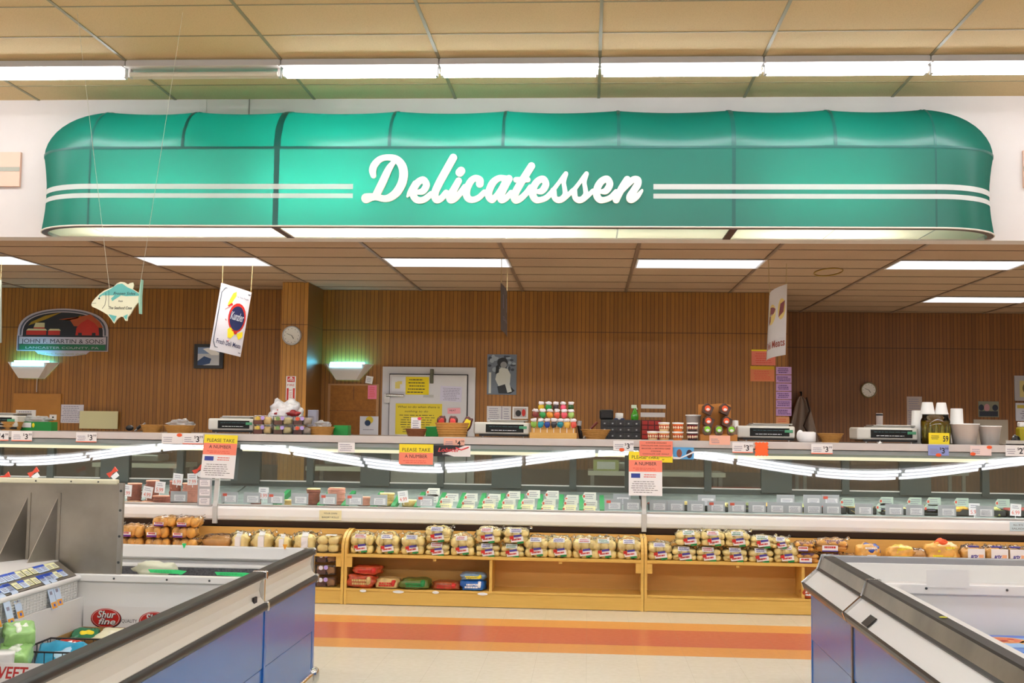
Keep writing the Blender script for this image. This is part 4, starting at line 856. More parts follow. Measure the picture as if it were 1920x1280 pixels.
f = Flat(577, 593, 720, 800, BW, .06); f.rect(.1, .9, .05, .95, 1); 
for k in range(10): f.ell(.3 + .4 * ((k * 37) % 10) / 10, .1 + .08 * k, .14, .03, 2 + k % 2, .0014)
f.end('bottle_rack', [mk('dark_wood', '#2a1c12'), mk('dark_inner', '#1c140e'), mk('olive_dk', '#5a5a20'), mk('rust_dk', '#7a3418')], 'tall dark narrow rack with olive and rust spots right of the pillar', 'rack')
# cooler door
Ya = BW; a = at(718, 687, Ya); c = at(892, 690, Ya); W = c.x - a.x; H = a.z - .0
dr = bpy.data.objects.new('door_1', None); COL.objects.link(dr); dr.location = (a.x, Ya, 0); struct(dr)
DW = mk('cooler_white', '#d2d0d4', .45, n=(2, .05)); DL = mk('door_gap', '#2c2c30', .6)
b = MB(); b.box(0, W, -.02, .01, 0, H); b.build('frame', DW, dr, bevel=.003)
zt0 = ZZ(703, Ya, 800); xl, xr = XX(732, Ya, 740) - a.x, XX(876, Ya, 740) - a.x
b = MB(); b.box(xl - .012, xr + .012, -.022, -.018, .05, zt0 + .012); b.build('gasket', DL, dr)
b = MB(); b.box(xl, xr, -.06, -.02, .06, zt0); b.build('leaf', DW, dr, bevel=.004)
b = MB(); z = ZZ(741, Ya, 740); x = XX(722, Ya, 740) - a.x; b.box(x, x + .07, -.075, -.02, z - .09, z + .02); b.tube([(x + .03, -.09, z), (x + .1, -.10, z + .0), (x + .24, -.09, z - .005)], [.018, .02, .016], 8); b.build('handle', CHROME, dr)
b = MB(); x = XX(811, Ya, 700) - a.x; b.box(x - .02, x + .02, -.08, -.02, ZZ(719, Ya, 811), ZZ(692, Ya, 811)); b.build('catch', mk('old_brass', '#5a5844', .35, .6), dr, bevel=.006)
b = MB(); x = XX(808, Ya, 742) - a.x; z = ZZ(742, Ya, 808); b.box(x - .08, x + .04, -.07, -.06, z - .02, z + .01); b.build('latch', STEEL, dr)
b = MB(); b.box(-.07, 0, -.025, .0, 0, H + .05); b.box(W, W + .07, -.025, .0, 0, H + .05); b.box(-.07, W + .07, -.025, .0, H, H + .06); struct(b.build('trim_door', m_wood('door_trim', '#8a5a28', '#a06c34')))
DYP = Ya - .062
def sheet_(px, mats, label, fn=None, Y=DYP, cat='paper', name='paper_note', rot=0, d=.002):
    f = Flat(*px, Y, d)
    if fn: fn(f)
    return f.end(name, mats, label, cat, rot)
sheet_((761, 804, 706, 740), [mk('note_yellow', '#e8cf12', .7), INK], 'small bright yellow handwritten note near the top of the cooler door', lambda f: f.ln(.05, .95, .08, .95, 5, 1, h=.28, seed=2))
sheet_((742, 828, 756, 815), [mk('note_yellow2', '#e4cf3a', .7), INK], 'large yellow handwritten poster on the cooler door', lambda f: (f.tx('What to do when there is', .5, .14, .1, 1, w=.9, shear=.2), f.tx('nothing to do', .45, .28, .09, 1, w=.5, shear=.2), f.ln(.06, .95, .34, .95, 8, 1, h=.25, seed=3)))
sheet_((826, 866, 723, 752), [mk('note_lilac', '#cfcbe0', .6), PRI], 'pale lilac calendar sheet on the right of the cooler door', lambda f: f.ln(.1, .95, .1, .95, 8, 1, seed=4), rot=2)
sheet_((735, 760, 706, 734), [mk('note_white', '#dedee2', .6), mk('soft_yellow', '#e2cf70')], 'white paper with a small yellow drawing at the door top left', lambda f: (f.rect(.25, .6, .35, .8, 1), f.rect(.4, .75, .3, .5, 1, .0012)))
sheet_((839, 863, 765, 776), [mk('note_pink', '#f0a8b4', .6), INK], 'small pink strip taped to the cooler door', lambda f: f.tx('MEAT', .4, .55, .4, 1, w=.5), rot=-2)
# cork board and neighbours
f = Flat(616, 709, 719, 820, BW, .02); f.rect(.05, .95, .03, 1, 1); f.rect(.50, .515, .05, .3, 2, .0014); f.rect(.04, .96, .5, .51, 2, .0012); f.end('cork_board', [mk('board_frame', '#b08050', .5), mk('cork', '#9c6428', .8, n=(30, .2)), mk('cork_dark', '#6a4018')], 'brown cork board left of the cooler door', 'notice board')
sheet_((690, 706, 722, 748), [PINK, RPRI], 'bright pink note on the upper right corner of the cork board', lambda f: f.ln(.1, .9, .1, .9, 6, 1), Y=BW - .022)
sheet_((675, 709, 780, 815), [mk('flyer_white', '#dcdce4', .6), mk('flyer_yellow', '#d8c030'), mk('flyer_navy', '#20365a'), PRI], 'white flyer with yellow and navy dots low on the cork board', lambda f: (f.ell(.52, .2, .2, .2, 1), f.ell(.42, .36, .16, .16, 2, .0014), f.ln(.1, .9, .68, .78, 1, 3)), Y=BW - .022)
sheet_((687, 700, 704, 718), [PAPER, PRI], 'small tilted white tag hanging beside the right wall light', lambda f: f.ln(.1, .9, .2, .8, 3, 1), rot=8, cat='tag')
f = Flat(914, 968, 664, 740, BW, .008); rd = random.Random(5)
for k in range(26): f.ell(rd.uniform(.08, .92), rd.uniform(.03, .4), rd.uniform(.04, .1), rd.uniform(.02, .06), 1 + k % 2, .0008 + k * .00004)
f.rect(.06, .14, .45, .97, 3, .002); f.pl([(.35, .4), (.5, .32), (.7, .36), (.8, .5), (.78, .72), (.6, .82), (.4, .8), (.28, .62)], 3, .0022); f.ell(.52, .2, .18, .12, 4, .0026); f.ell(.56, .26, .11, .08, 5, .003); f.pl([(.3, .3), (.42, .22), (.4, .45), (.28, .5)], 4, .0028); f.pl([(.35, .8), (.7, .72), (.95, .9), (.8, .97), (.4, .97)], 4, .0026); f.pl([(.6, .7), (.75, .68), (.85, .92), (.7, .95)], 3, .003)
f.end('photo_poster', [mk('ph_mid', '#6a7482', .5), mk('ph_dark', '#3a424e'), mk('ph_light', '#98a4b2'), mk('ph_white', '#c8ccc8'), mk('ph_black', '#1c2026'), mk('ph_face', '#8a8e92')], 'black and white photo poster of a seated person in pale clothes', 'poster')
sheet_((913, 958, 761, 790), [mk('sheet_white', '#d8d6da', .6), PRI], 'pair of white paper sheets on the wall behind the middle scale', lambda f: (f.ln(.05, .55, .1, .9, 6, 1), f.rect(.60, .63, 0, 1, 1), f.ln(.68, .95, .1, .9, 5, 1)), Y=BW)
f = Flat(961, 990, 762, 785, BW, .012); f.rect(.1, .9, .12, .88, 1); f.ell(.38, .55, .18, .26, 2, .0012); f.ell(.72, .5, .12, .3, 3, .0014); f.end('small_picture', [PAPER, mk('sp_grey', '#b8b0b0'), INK, RED], 'small white framed picture right of the black and white poster', 'picture')
for i, (p, l) in enumerate([((1202, 1248, 758, 766), 'upper white paper strip on the wood wall right of the green bottle'), ((1201, 1247, 773, 782), 'lower white paper strip on the wood wall right of the green bottle')]): sheet_(p, [PAPER], l, Y=BW)
f = Flat(27, 112, 737, 830, BW, .02); f.end('wood_board', [mk('ply', '#b57a30', .5, n=(8, .1))], 'plain plywood board on the wall at the far left', 'board')
sheet_((30, 67, 768, 781), [PAPER, PRI], 'white slip of paper on the plywood board', lambda f: f.ln(.05, .95, .1, .9, 2, 1), Y=BW - .022); sheet_((93, 106, 777, 787), [PAPER, INK], 'tiny white card above the green box', lambda f: f.ell(.5, .5, .15, .15, 1), Y=BW - .022)
sheet_((113, 156, 758, 793), [mk('grid_paper', '#d6d2dc', .6), PRI], 'printed white schedule on the wall right of the plywood board', lambda f: f.ln(.05, .95, .05, .95, 9, 1), Y=BW)
f = Flat(151, 221, 770, 804, BW - .03, .02); f.end('pale_board', [mk('pale_yellowish', '#d8d2a4', .5)], 'pale cream board leaning right of the white schedule', 'board')
# salmon and lilac notices on the right end of the centre wall
sheet_((1409, 1454, 655, 685), [mk('notice_salmon', '#e8806a', .6), YEL, RPRI], 'upper salmon notice half behind the hanging paper sign', lambda f: (f.rect(0, 1, 0, .1, 1), f.ln(.1, .9, .2, .9, 5, 2)), Y=BW)
sheet_((1407, 1452, 686, 715), [mk('notice_salmon2', '#e08558', .6), mk('amber', '#d8a818'), RPRI], 'lower salmon notice with an amber top edge', lambda f: (f.rect(0, 1, 0, .22, 1), f.ln(.08, .92, .28, .9, 5, 2)), Y=BW)
for k in range(6): sheet_((1455, 1484, 687.5 + k * 15.5, 702 + k * 15.5), [LILAC, mk('violet_ink', '#5a3a7a')], 'lilac notice in the column at the wall end, %s from the top' % ORD[k], lambda f: f.ln(.06, .94, .15, .85, 3, 1, h=.5, seed=k), Y=BW)
sheet_((1455, 1480, 781, 794), [mk('peach_note', '#dd9a6a', .6), RPRI], 'small peach notice below the lilac column', lambda f: f.ln(.1, .9, .2, .8, 2, 1), Y=BW)
# apron hanging
t = thing('hanging_apron', 'grey apron hanging on a hook right of the lilac notices', 'apron', (XX(1505, 15.9, 770), 16.02, 0)); b = MB(); zt1, zb1 = ZZ(742, 15.95, 1500), ZZ(830, 15.95, 1500); vs = []; nx_, nz_ = 18, 12
for j in range(nz_ + 1):
    v = j / nz_
    for i in range(nx_ + 1):
        u = i / nx_; wl = -.03 - .17 * v ** .7; wr = .03 + .2 * v ** .55 
        vs.append((wl + (wr - wl) * u, -.02 - .045 * math.sin(u * 17 + v * 2) * (.3 + v), zt1 - (zt1 - zb1) * v - .03 * abs(u - .35) * (1 - v)))
b.add(vs, [(j * (nx_ + 1) + i, j * (nx_ + 1) + i + 1, (j + 1) * (nx_ + 1) + i + 1, (j + 1) * (nx_ + 1) + i) for j in range(nz_) for i in range(nx_)], 0, True); o = b.build('cloth', mk('apron_grey', '#a8988c', .8), t); so = o.modifiers.new('s', 'SOLIDIFY'); so.thickness = .006
b = MB(); b.tube([(0, .06, zt1 + .05), (0, -.03, zt1 + .05), (0, -.03, zt1)], .012, 6); b.build('hook', BLACK, t)
b = MB(); b.tube([(.06, -.07, zt1 - .02), (.1, -.09, zt1 - .2), (.02, -.09, zt1 - .4), (.08, -.09, zt1 - .5)], .012, 6); b.build('strap', mk('strap_brown', '#3a2416'), t)
sheet_((1700, 1729, 743, 800), [mk('dim_sheet', '#b6a8a2', .6), PRI], 'grey printed sheet on the dark right wall behind the white tubs', lambda f: f.ln(.05, .95, .05, .95, 12, 1), Y=PB)
sheet_((1825, 1890, 786, 835), [mk('dim_board', '#a89e90', .6)], 'blank grey board on the dark wall behind the white tubs', Y=PB, name='pale_board', cat='board', d=.015)
sheet_((1834, 1873, 752, 782), [mk('dp_green', '#7a7a68', .5), mk('dp_navy', '#1e2638'), mk('dp_pink', '#b08088')], 'small dark colour photo of people on the right wall', lambda f: (f.ell(.15, .4, .13, .2, 1), f.ell(.42, .4, .14, .24, 2), f.ell(.82, .4, .14, .2, 1, .0012), f.rect(.05, .95, .62, .95, 1, .0014)), Y=PB, name='photo', cat='photo')
f = Flat(1901, 1975, 704, 752, PB, .02); f.rect(.13, .87, .2, .85, 1); f.ell(.3, .5, .1, .2, 2, .0014); f.end('framed_print', [mk('print_grey_f', '#a8a4a8', .5), mk('print_yellow', '#c8b878'), mk('print_dk', '#6a5a30')], 'grey framed print cut off by the right picture edge', 'picture')
f = Flat(1903, 1985, 755, 790, PB, .03); f.rect(.03, .2, .12, .3, 1); f.ln(.05, .9, .4, .9, 4, 2); f.end('wall_chart', [mk('chart_white', '#ccd0e0', .5), mk('chart_yellow', '#c8b850'), PRI], 'pale blue wall chart below the framed print at the right edge', 'chart')

# ================================================================ SERVICE AREA BEHIND THE CASES
SST = m_metal('service_steel', '#9a9894', '#c0beb8', .3, .6); WTOP = mk('work_top', '#d8d4c8', .4)
def table(x0, x1, Y, label, z=.92, col=WTOP):
    t = thing('work_table', label, 'table', (x0, Y, 0)); b = MB(); b.box(0, x1 - x0, 0, .65, z - .05, z); b.build('table_top', col, t, bevel=.004)
    for lx in (.03, x1 - x0 - .07):
        for ly in (.03, .58): b = MB(); b.box(lx, lx + .04, ly, ly + .04, 0, z - .05); b.build('leg', SST, t)
    b = MB(); b.box(.03, x1 - x0 - .03, .05, .6, .2, .22); b.build('under_shelf', SST, t)
for (x0, x1, lb) in ((-5.6, -4.6, 'white work table behind the left case'), (-3.15, -2.42, 'white work table left of the cooler door'), (.0, 1.5, 'white work table behind the right case near the wall end')): table(x0, x1, 13.0, lb)
table(2.6, 4.6, 14.6, 'steel work table in the far right recess', col=SST)
def slicer(x, Y, z, label):
    t = thing('meat_slicer', label, 'slicer', (x, Y, z)); b = MB(); b.box(-.22, .22, -.18, .18, .02, .10); b.build('base', SST, t, bevel=.02)
    b = MB(); b.X = Matrix.Rotation(R_(90), 4, 'X'); b.lathe([(.001, -.02), (.13, -.012), (.14, 0), (.13, .012), (.001, .02)], (0, .24, 0), 28); b.X = Matrix.Identity(4); b.build('blade', CHROME, t)
    b = MB(); b.X = Matrix.Rotation(R_(20), 4, 'Y'); b.box(-.2, .0, -.14, -.04, .14, .17); b.build('carriage', SST, t, bevel=.01); b = MB(); b.tube([(-.2, -.1, .16), (-.26, -.12, .3)], .015, 8); b.build('handle', BLACK, t)
slicer(-2.75, 13.3, .92, 'steel meat slicer on the work table seen through the middle case glass'); slicer(.5, 13.3, .92, 'steel meat slicer on the table behind the right case'); slicer(-5.1, 13.3, .92, 'steel meat slicer on the table behind the left case')
b = MB(); b.box(0, .9, 0, .5, 0, .75); b.box(-.01, .91, -.01, .51, .75, .80, 1); tag(b.build('red_bin', [mk('bin_red', '#8a2a20', .4), mk('bin_lid', '#a83a2c', .4)], bevel=.01, loc=(1.2, 11.9, 0)), 'dark red bin seen through the right case glass', 'bin')
b = MB(); b.box(-.14, .14, -.1, .1, 0, .12, 0); b.box(-.10, .10, -.102, -.1, .02, .1, 1); tag(b.build('carton', [mk('carton_green', '#b8c078'), PAPER], loc=(-.05, 13.15, .92)) if False else b.build('carton', [mk('carton_green', '#b8c078'), PAPER], loc=(.2, 13.15, .92)), 'small pale green carton on the table behind the middle case', 'carton')

# ================================================================ ON THE COUNTER
CZT = CT - .002
WICK = m_wood('wicker', '#b9803a', '#dba65a', (40, 40, 60), 1, .6); WICKD = m_wood('wicker_dark', '#7a4424', '#a0643c', (40, 40, 60), 1, .6)
def basket(px, Y, wpx, hpx, label, mat=None, flare=.74):
    mat = mat or WICK; k = Y / 2200; R = wpx * k / 2; H = hpx * k; b = MB(); n = 6
    prof = [(.001, .004), (R * flare, 0)]
    for i in range(n): z0 = H * i / n; r = R * (flare + (1 - flare) * (i + .5) / n); prof += [(r - .003, z0 + H / n * .08), (r + .002, z0 + H / n * .5), (r - .003, z0 + H / n * .95)]
    prof += [(R + .004, H * .97), (R, H), (R - .012, H * .96), (R * flare - .01, .012), (.001, .012)]
    b.lathe(prof, seg=30, sy=.72); o = b.build('basket', mat, loc=(XX(px, Y, 815), Y, CZT)); return tag(o, label, 'basket')
basket(20, 9.78, 48, 17, 'brown oval basket at the left picture edge'); basket(284, 9.8, 44, 15, 'brown basket holding pens and tongs on the left counter'); basket(336, 9.74, 60, 15, 'light woven basket with a plastic bag left of the first scale')
basket(602, 9.75, 52, 16, 'brown wicker basket with a clear bag right of the pillar'); basket(780, 9.74, 42, 15, 'small dark brown basket holding a white card', WICKD); basket(848, 9.74, 66, 27, 'tall golden basket holding three snack bags', flare=.78)
basket(1117, 9.76, 56, 18, 'shallow golden basket right of the lollipop stand', flare=.6); basket(1557, 9.80, 48, 17, 'golden basket on the right counter beside the white cloth roll', flare=.62)
def greenbox(px0, px1, Y, py0, label, art=True):
    f = Flat(px0, px1, py0, py0 + 10, Y, .0); b = MB(); W = XX(px1, Y, 800) - XX(px0, Y, 800); H = ZZ(py0, Y, px0) - CZT; b.box(0, W, 0, .12, 0, H, 0)
    if art: b.box(W * .02, W * .35, -.001, 0, H * .35, H * .9, 1); b.blob((W * .42, -.002, H * .6), .012, .003, .02, m=2)
    return tag(b.build('green_box', [mk('box_green', '#1c8a3a', .35), PAPER, YEL], loc=(XX(px0, Y, 800), Y, CZT), bevel=.003), label, 'box')
greenbox(38, 96, 9.84, 790, 'long green box of bags on the far left of the counter'); greenbox(625, 653, 9.8, 797, 'plain green box right of the pillar basket', False); greenbox(798, 872, 9.95, 799, 'dark green box behind the tall golden basket', False)
def plastic(px, Y, w, h, z, label, seed=0, mat=None):
    b = MB(); k = Y / 2200; b.blob((0, 0, h * k / 2), w * k / 2, .05, h * k / 2, .9, .9, 12, seed=seed, nu=26, nv=16); return tag(b.build('plastic_bag', mat or clear('bag_haze', '#ffffff', 1.3, .35, .4), loc=(XX(px, Y, 800), Y, CZT + z)), label, 'plastic bag')
plastic(68, 9.9, 46, 12, .07, 'crumpled clear bag on top of the long green box', 3); plastic(340, 9.74, 40, 15, .045, 'crumpled clear bag lying in the light woven basket', 4); plastic(605, 9.75, 26, 14, .055, 'crumpled clear bag in the basket right of the pillar', 5)
def scale(px0, px1, Y, label, bell=False):
    x0, x1 = XX(px0, Y, 810), XX(px1, Y, 810); W = x1 - x0; t = thing('counter_scale', label, 'scale', (x0, Y, CZT)); h = .10
    b = MB(); b.box(.0, W, 0, .30, .028, .028 + h); b.build('body', mk('scale_white', '#dcd8ce', .4), t, bevel=.016, seg=3)
    b = MB(); b.box(W * .22, W * .9, -.004, .0, .045, .045 + h * .66, 0); b.lines(W * .3, W * .84, .055, .068, 1, -.0052, 1, seed=3); b.lines(W * .26, W * .86, .085, .1, 1, -.0052, 2, seed=4); b.build('display', [mk('display_black', '#101416', .15), PAPER, mk('dim_teal', '#3a5a5c')], t)
    b = MB(); b.box(W * .82, W * .96, -.006, -.002, .075, .098); b.build('sticker', mk('sticker_green', '#4f9a72'), t, bevel=.002)
    b = MB(); b.box(W * .1, W * .98, .0, .31, .012, .03); b.build('base', BLACK, t)
    for fx in (.16, .9): b = MB(); b.lathe([(.012, 0), (.012, .014)], (W * fx, .03, 0), 10); b.build('foot', CHROME, t)
    b = MB(); b.box(W * .28, W * .97, .03, .29, .138, .150); b.box(W * .24, W * .9, .02, .28, .128, .138); b.build('pan', SST, t, bevel=.004)
scale(-70, 31, 9.72, 'counter scale cut off by the left picture edge'); scale(389, 476, 9.78, 'counter scale between the light woven basket and the boxed cakes'); scale(888, 992, 9.78, 'counter scale left of the lollipop stand'); scale(1382, 1491, 9.78, 'counter scale right of the orange display box'); scale(1607, 1722, 9.78, 'counter scale left of the pickle jar with a small bell before it')
b = MB(); b.lathe([(.022, 0), (.02, .008), (.006, .016), (.004, .022)], seg=16); tag(b.build('service_bell', CHROME, loc=(XX(1650, 9.68, 825), 9.68, CZT)), 'small silver service bell in front of the right scale', 'bell')
b = MB(); b.tube([(0, 0, 0), (.05, .0, .035), (.09, 0, .07)], .008, 6, 0); b.tube([(.02, 0, .02), (.06, 0, .05)], .014, 6, 1); b.blob((-.05, .01, .025), .035, .02, .025, m=1); tag(b.build('tongs', [STEEL, BLACK], loc=(XX(253, 9.86, 800), 9.86, CZT + .01)), 'black handled tongs leaning beside the left baskets', 'tongs')
ks = thing('knife', 'dark red handled knife standing behind the shallow golden basket', 'knife', (XX(1100, 9.9, 800), 9.9, CZT)); b = MB(); b.tube([(-.02, 0, .0), (.05, 0, .10)], [.02, .006], 4); b.build('blade', STEEL, ks); b = MB(); b.tube([(.035, 0, .085), (.09, 0, .14)], .011, 8); b.build('handle', mk('handle_maroon', '#6a2418'), ks)
b = MB(); b.tube([(0, 0, 0), (-.02, 0, .11)], .018, 8, 0); b.tube([(-.02, 0, .11), (-.015, 0, .15)], .02, 8, 1); tag(b.build('marker', [BLACK, GREY], loc=(XX(1090, 9.92, 800), 9.92, CZT)), 'black and grey marker standing left of the red handled knife', 'pen')
for i in range(3):
    for j in range(2): cakebox(494 + i * 37, 9.72, j * .0785, 'clear cake box on the counter, %s row, %s from the scale' % (('lower', 'upper')[j], ORD[i]), c1=('#7a3a22', '#6a3a22', '#5a2a1c')[i], c2=('#e0c080', '#d8c890', '#b0a090')[i], st=('#d8b848', '#7a9a58', '#d85838')[i], base=CZT)
t = thing('ice_bag', 'large crumpled clear bag with red print behind the stacked cake boxes', 'bag', (XX(533, 9.9, 780), 9.93, CZT)); k = 9.93 / 2200
b = MB(); b.blob((0, 0, 30 * k), 32 * k, .11, 30 * k, .75, .55, 12, seed=9, nu=34, nv=24); b.build('bag', mk('bag_white', '#eceaee', .25, n=(20, .25), trans=.0, coat=.6), t)
b = MB(); b.blob((.03, -.06, 40 * k), 24 * k, .05, 7 * k, .8, .5, 12, seed=3); b.build('print', mk('bag_red', '#a82a30', .3, n=(30, .6)), t)
f = Flat(577, 593, 768, 797, 10.0, .05); H_ = f.o.z - CZT; b = MB(); b.box(0, f.W, 0, .08, 0, H_); tag(b.build('small_box', mk('box_bluegrey', '#a8a8bc', .5), loc=(f.o.x, 10.0, CZT), bevel=.004), 'pale blue grey box standing right of the pillar', 'box')
# card and snack bags in baskets
f = Flat(771, 789, 782, 806, 9.74, .002); f.ln(.1, .9, .2, .9, 4, 1); f.ell(.85, .1, .2, .12, 2); f.end('basket_card', [PAPER, PRI, mk('hot_pink', '#f04a6a')], 'white card with a pink spot standing in the small dark basket', 'card')
for i, (p, c, l, a) in enumerate([(829, RED, 'dark red snack bag, leftmost in the tall basket', -3), (848, mk('coral', '#e84a48'), 'coral red snack bag in the middle of the tall basket', 3), (871, YEL, 'yellow snack bag leaning right in the tall basket', 18)]):
    b = MB(); b.blob((0, 0, .07), .038, .018, .06, .6, .2, 8, m=0, seed=i); b.blob((0, -.008, .068), .027, .016, .042, .6, .2, 8, m=1, seed=i); b.blob((0, -.012, .045), .022, .014, .014, .6, m=2); o = b.build('snack_bag', [mk('bag_maroon', '#5a2420', .25), c, YEL], loc=(XX(p, 9.74, 800), 9.74, CZT + .045)); o.rotation_euler = (0, R_(a), 0); tag(o, l, 'snack')
# lollipop stand
t = thing('lollipop_stand', 'stepped pale wooden lollipop stand on the counter', 'stand', (XX(1037, 9.7, 815), 9.70, CZT)); k = 9.7 / 2200; STW = m_wood('stand_wood', '#d9a04a', '#edbf70')
for j, (hw, z0, z1, y) in enumerate(((44, 0, 11, 0), (41, 0, 20, .05), (36, 0, 32, .10))): b = MB(); b.box(-hw * k, hw * k, y, y + .048, z0, z1 * k); b.build('step', STW, t)
LC = ['#8ab848', '#1a98a8', '#28489a', '#3a3a40', '#148898', '#e8b84a', '#f06050', '#8a3a38', '#38a050', '#e89a30', '#e86048', '#e85868', '#a8d070', '#d8b010', '#189040', '#3a2a30', '#f05878', '#2a5a28']
rows = [(7, 0, -36, 12.3, 24, 0.02), (6, 7, -34, 13.5, 42, .07), (5, 13, -24, 14, 56, .12)]; ln = 0
for r, (n, c0, s, dx, zz_, y) in enumerate(rows):
    for i in range(n):
        lp = thing('lollipop', '%s lollipop from the left in the %s row of the stand' % (ORD[i], ('front', 'middle', 'back')[r]), 'lollipop', (t.location.x + (s + dx * i) * k, t.location.y + y, CZT + (11, 20, 32)[r] * k - .01)); h = (zz_ - (11, 20, 32)[r]) * k
        b = MB(); b.tube([(0, 0, 0), (0, 0, h + .02)], .003, 6); b.build('stick', PAPER, lp); b = MB(); b.blob((0, 0, h + .022), .026, .012, .030, 1, .25, seed=ln, nu=12, nv=8); b.build('candy', mk('candy_%d' % (c0 + i), LC[c0 + i], .3), lp)
        b = MB(); b.blob((.0, -.004, h + .056), .026, .010, .014, .8, .5, seed=ln, nu=10, nv=6); b.build('wrapper', mk('wrap_white', '#ece6ea', .3), lp); ln += 1
# parts bins, tape, bottle
X0 = XX(1126, 10.25, 800); X1 = XX(1200, 10.25, 800); t = thing('drawer_bin', 'black bin of many small drawers behind the shallow golden basket', 'organizer', (X0, 10.15, CZT)); b = MB(); b.box(0, X1 - X0, 0, .16, 0, .165); b.build('cabinet', mk('bin_black', '#2a2a2c', .4), t)
for i in range(5):
    for j in range(3): b = MB(); w_ = (X1 - X0) / 5; b.box(i * w_ + .006, (i + 1) * w_ - .006, -.008, 0, j * .053 + .006, (j + 1) * .053 - .004); b.box(i * w_ + w_ * .4, i * w_ + w_ * .6, -.014, -.008, j * .053 + .02, j * .053 + .032, 1); b.build('drawer', [mk('bin_smoke', '#3c3c40', .2), GREY], t)
X0 = XX(1202, 10.25, 800); X1 = XX(1238, 10.25, 800); t = thing('drawer_bin', 'red fronted drawer bin behind the stacked dip tubs', 'organizer', (X0, 10.15, CZT)); b = MB(); b.box(0, X1 - X0, 0, .16, 0, .165); b.build('cabinet', mk('bin_red_body', '#6a2420', .4), t)
for i in range(3):
    for j in range(4): b = MB(); w_ = (X1 - X0) / 3; b.box(i * w_ + .005, (i + 1) * w_ - .005, -.01, 0, j * .04 + .005, (j + 1) * .04 - .003); b.build('drawer', mk('drawer_red', '#b02c24', .35), t)
b = MB(); b.box(-.06, .06, 0, .1, 0, .085); tag(b.build('black_box', BLACK, loc=(XX(1137, 10.2, 780), 10.18, CZT + .165), bevel=.015), 'black rounded box on top of the black drawer bin', 'box')
b = MB(); b.lathe([(.03, 0), (.034, .01), (.034, .055), (.02, .058)], seg=18, m=0); b.box(-.045, .045, -.03, .05, 0, .012, 1); tag(b.build('tape_roll', [PAPER, mk('navy_plastic', '#1a2a5a')], loc=(XX(1161, 10.2, 780), 10.2, CZT + .165)), 'white roll on a navy holder on top of the drawer bin', 'roll')
t = thing('spray_bottle', 'green spray bottle standing on the black drawer bin', 'bottle', (XX(1190, 10.25, 780), 10.24, CZT + .165)); b = MB(); b.lathe([(.03, 0), (.034, .01), (.034, .04), (.022, .07), (.012, .09), (.012, .1)], seg=16); b.build('bottle', mk('bottle_green', '#3c9a20', .2, coat=.5), t); b = MB(); b.box(-.03, .015, -.012, .012, .1, .13); b.tube([(.01, 0, .12), (.02, 0, .09)], .005, 6); b.build('trigger', mk('trig', '#d8e8d0'), t, bevel=.004)
# dip tubs
def tub(px, Y, z, label, c='#e8a050', hh=.062):
    t = thing('dip_tub', label, 'tub', (XX(px, Y, 800), Y, CZT + z)); b = MB(); b.lathe([(.036, 0), (.044, hh)], seg=22, m=0); b.lathe([(.0385, hh * .28), (.0425, hh * .8)], seg=22, m=1)
    for k_ in range(5): q = -math.pi / 2 + (k_ - 2) * .5; b.blob((.0405 * math.cos(q), .0405 * math.sin(q), hh * .5), .008, .008, .012, m=2, nu=8, nv=6)
    b.build('cup', [mk('tub_c' + c, c, .4), mk('tub_r' + c, '#c84a30' if c != '#3a2a2a' else '#8a2028', .4), mk('tub_l', '#f0dcb8', .4)], t); b = MB(); b.lathe([(.046, hh - .002), (.047, hh + .010), (.001, hh + .012)], seg=22); b.build('lid', mk('lid_white', '#eceae6', .35), t)
for i, (p, z, c) in enumerate([(1224, 0, '#e8c890'), (1245, 0, '#e8b878'), (1271, 0, '#e88a40'), (1298, 0, '#3a2a2a'), (1245, .074, '#e8c890'), (1271, .074, '#e87a30'), (1298, .074, '#3a2a2a')]): tub(p, 9.68, z, ('dip tub in the bottom row, %s from the left' % ORD[i]) if i < 4 else ('dip tub stacked in the top row, %s from the left' % ORD[i - 4]), c)
f = Flat(1283, 1312, 779, 800, 9.84); b = MB(); b.lathe([(.045, 0), (.062, .2), (.066, .2), (.066, .212), (.001, .214)], seg=26); tag(b.build('white_tub', mk('tub_white', '#ece9e4', .4), loc=(XX(1300, 9.86, 800), 9.86, CZT)), 'tall white tub behind the chocolate coloured dip tubs', 'tub')
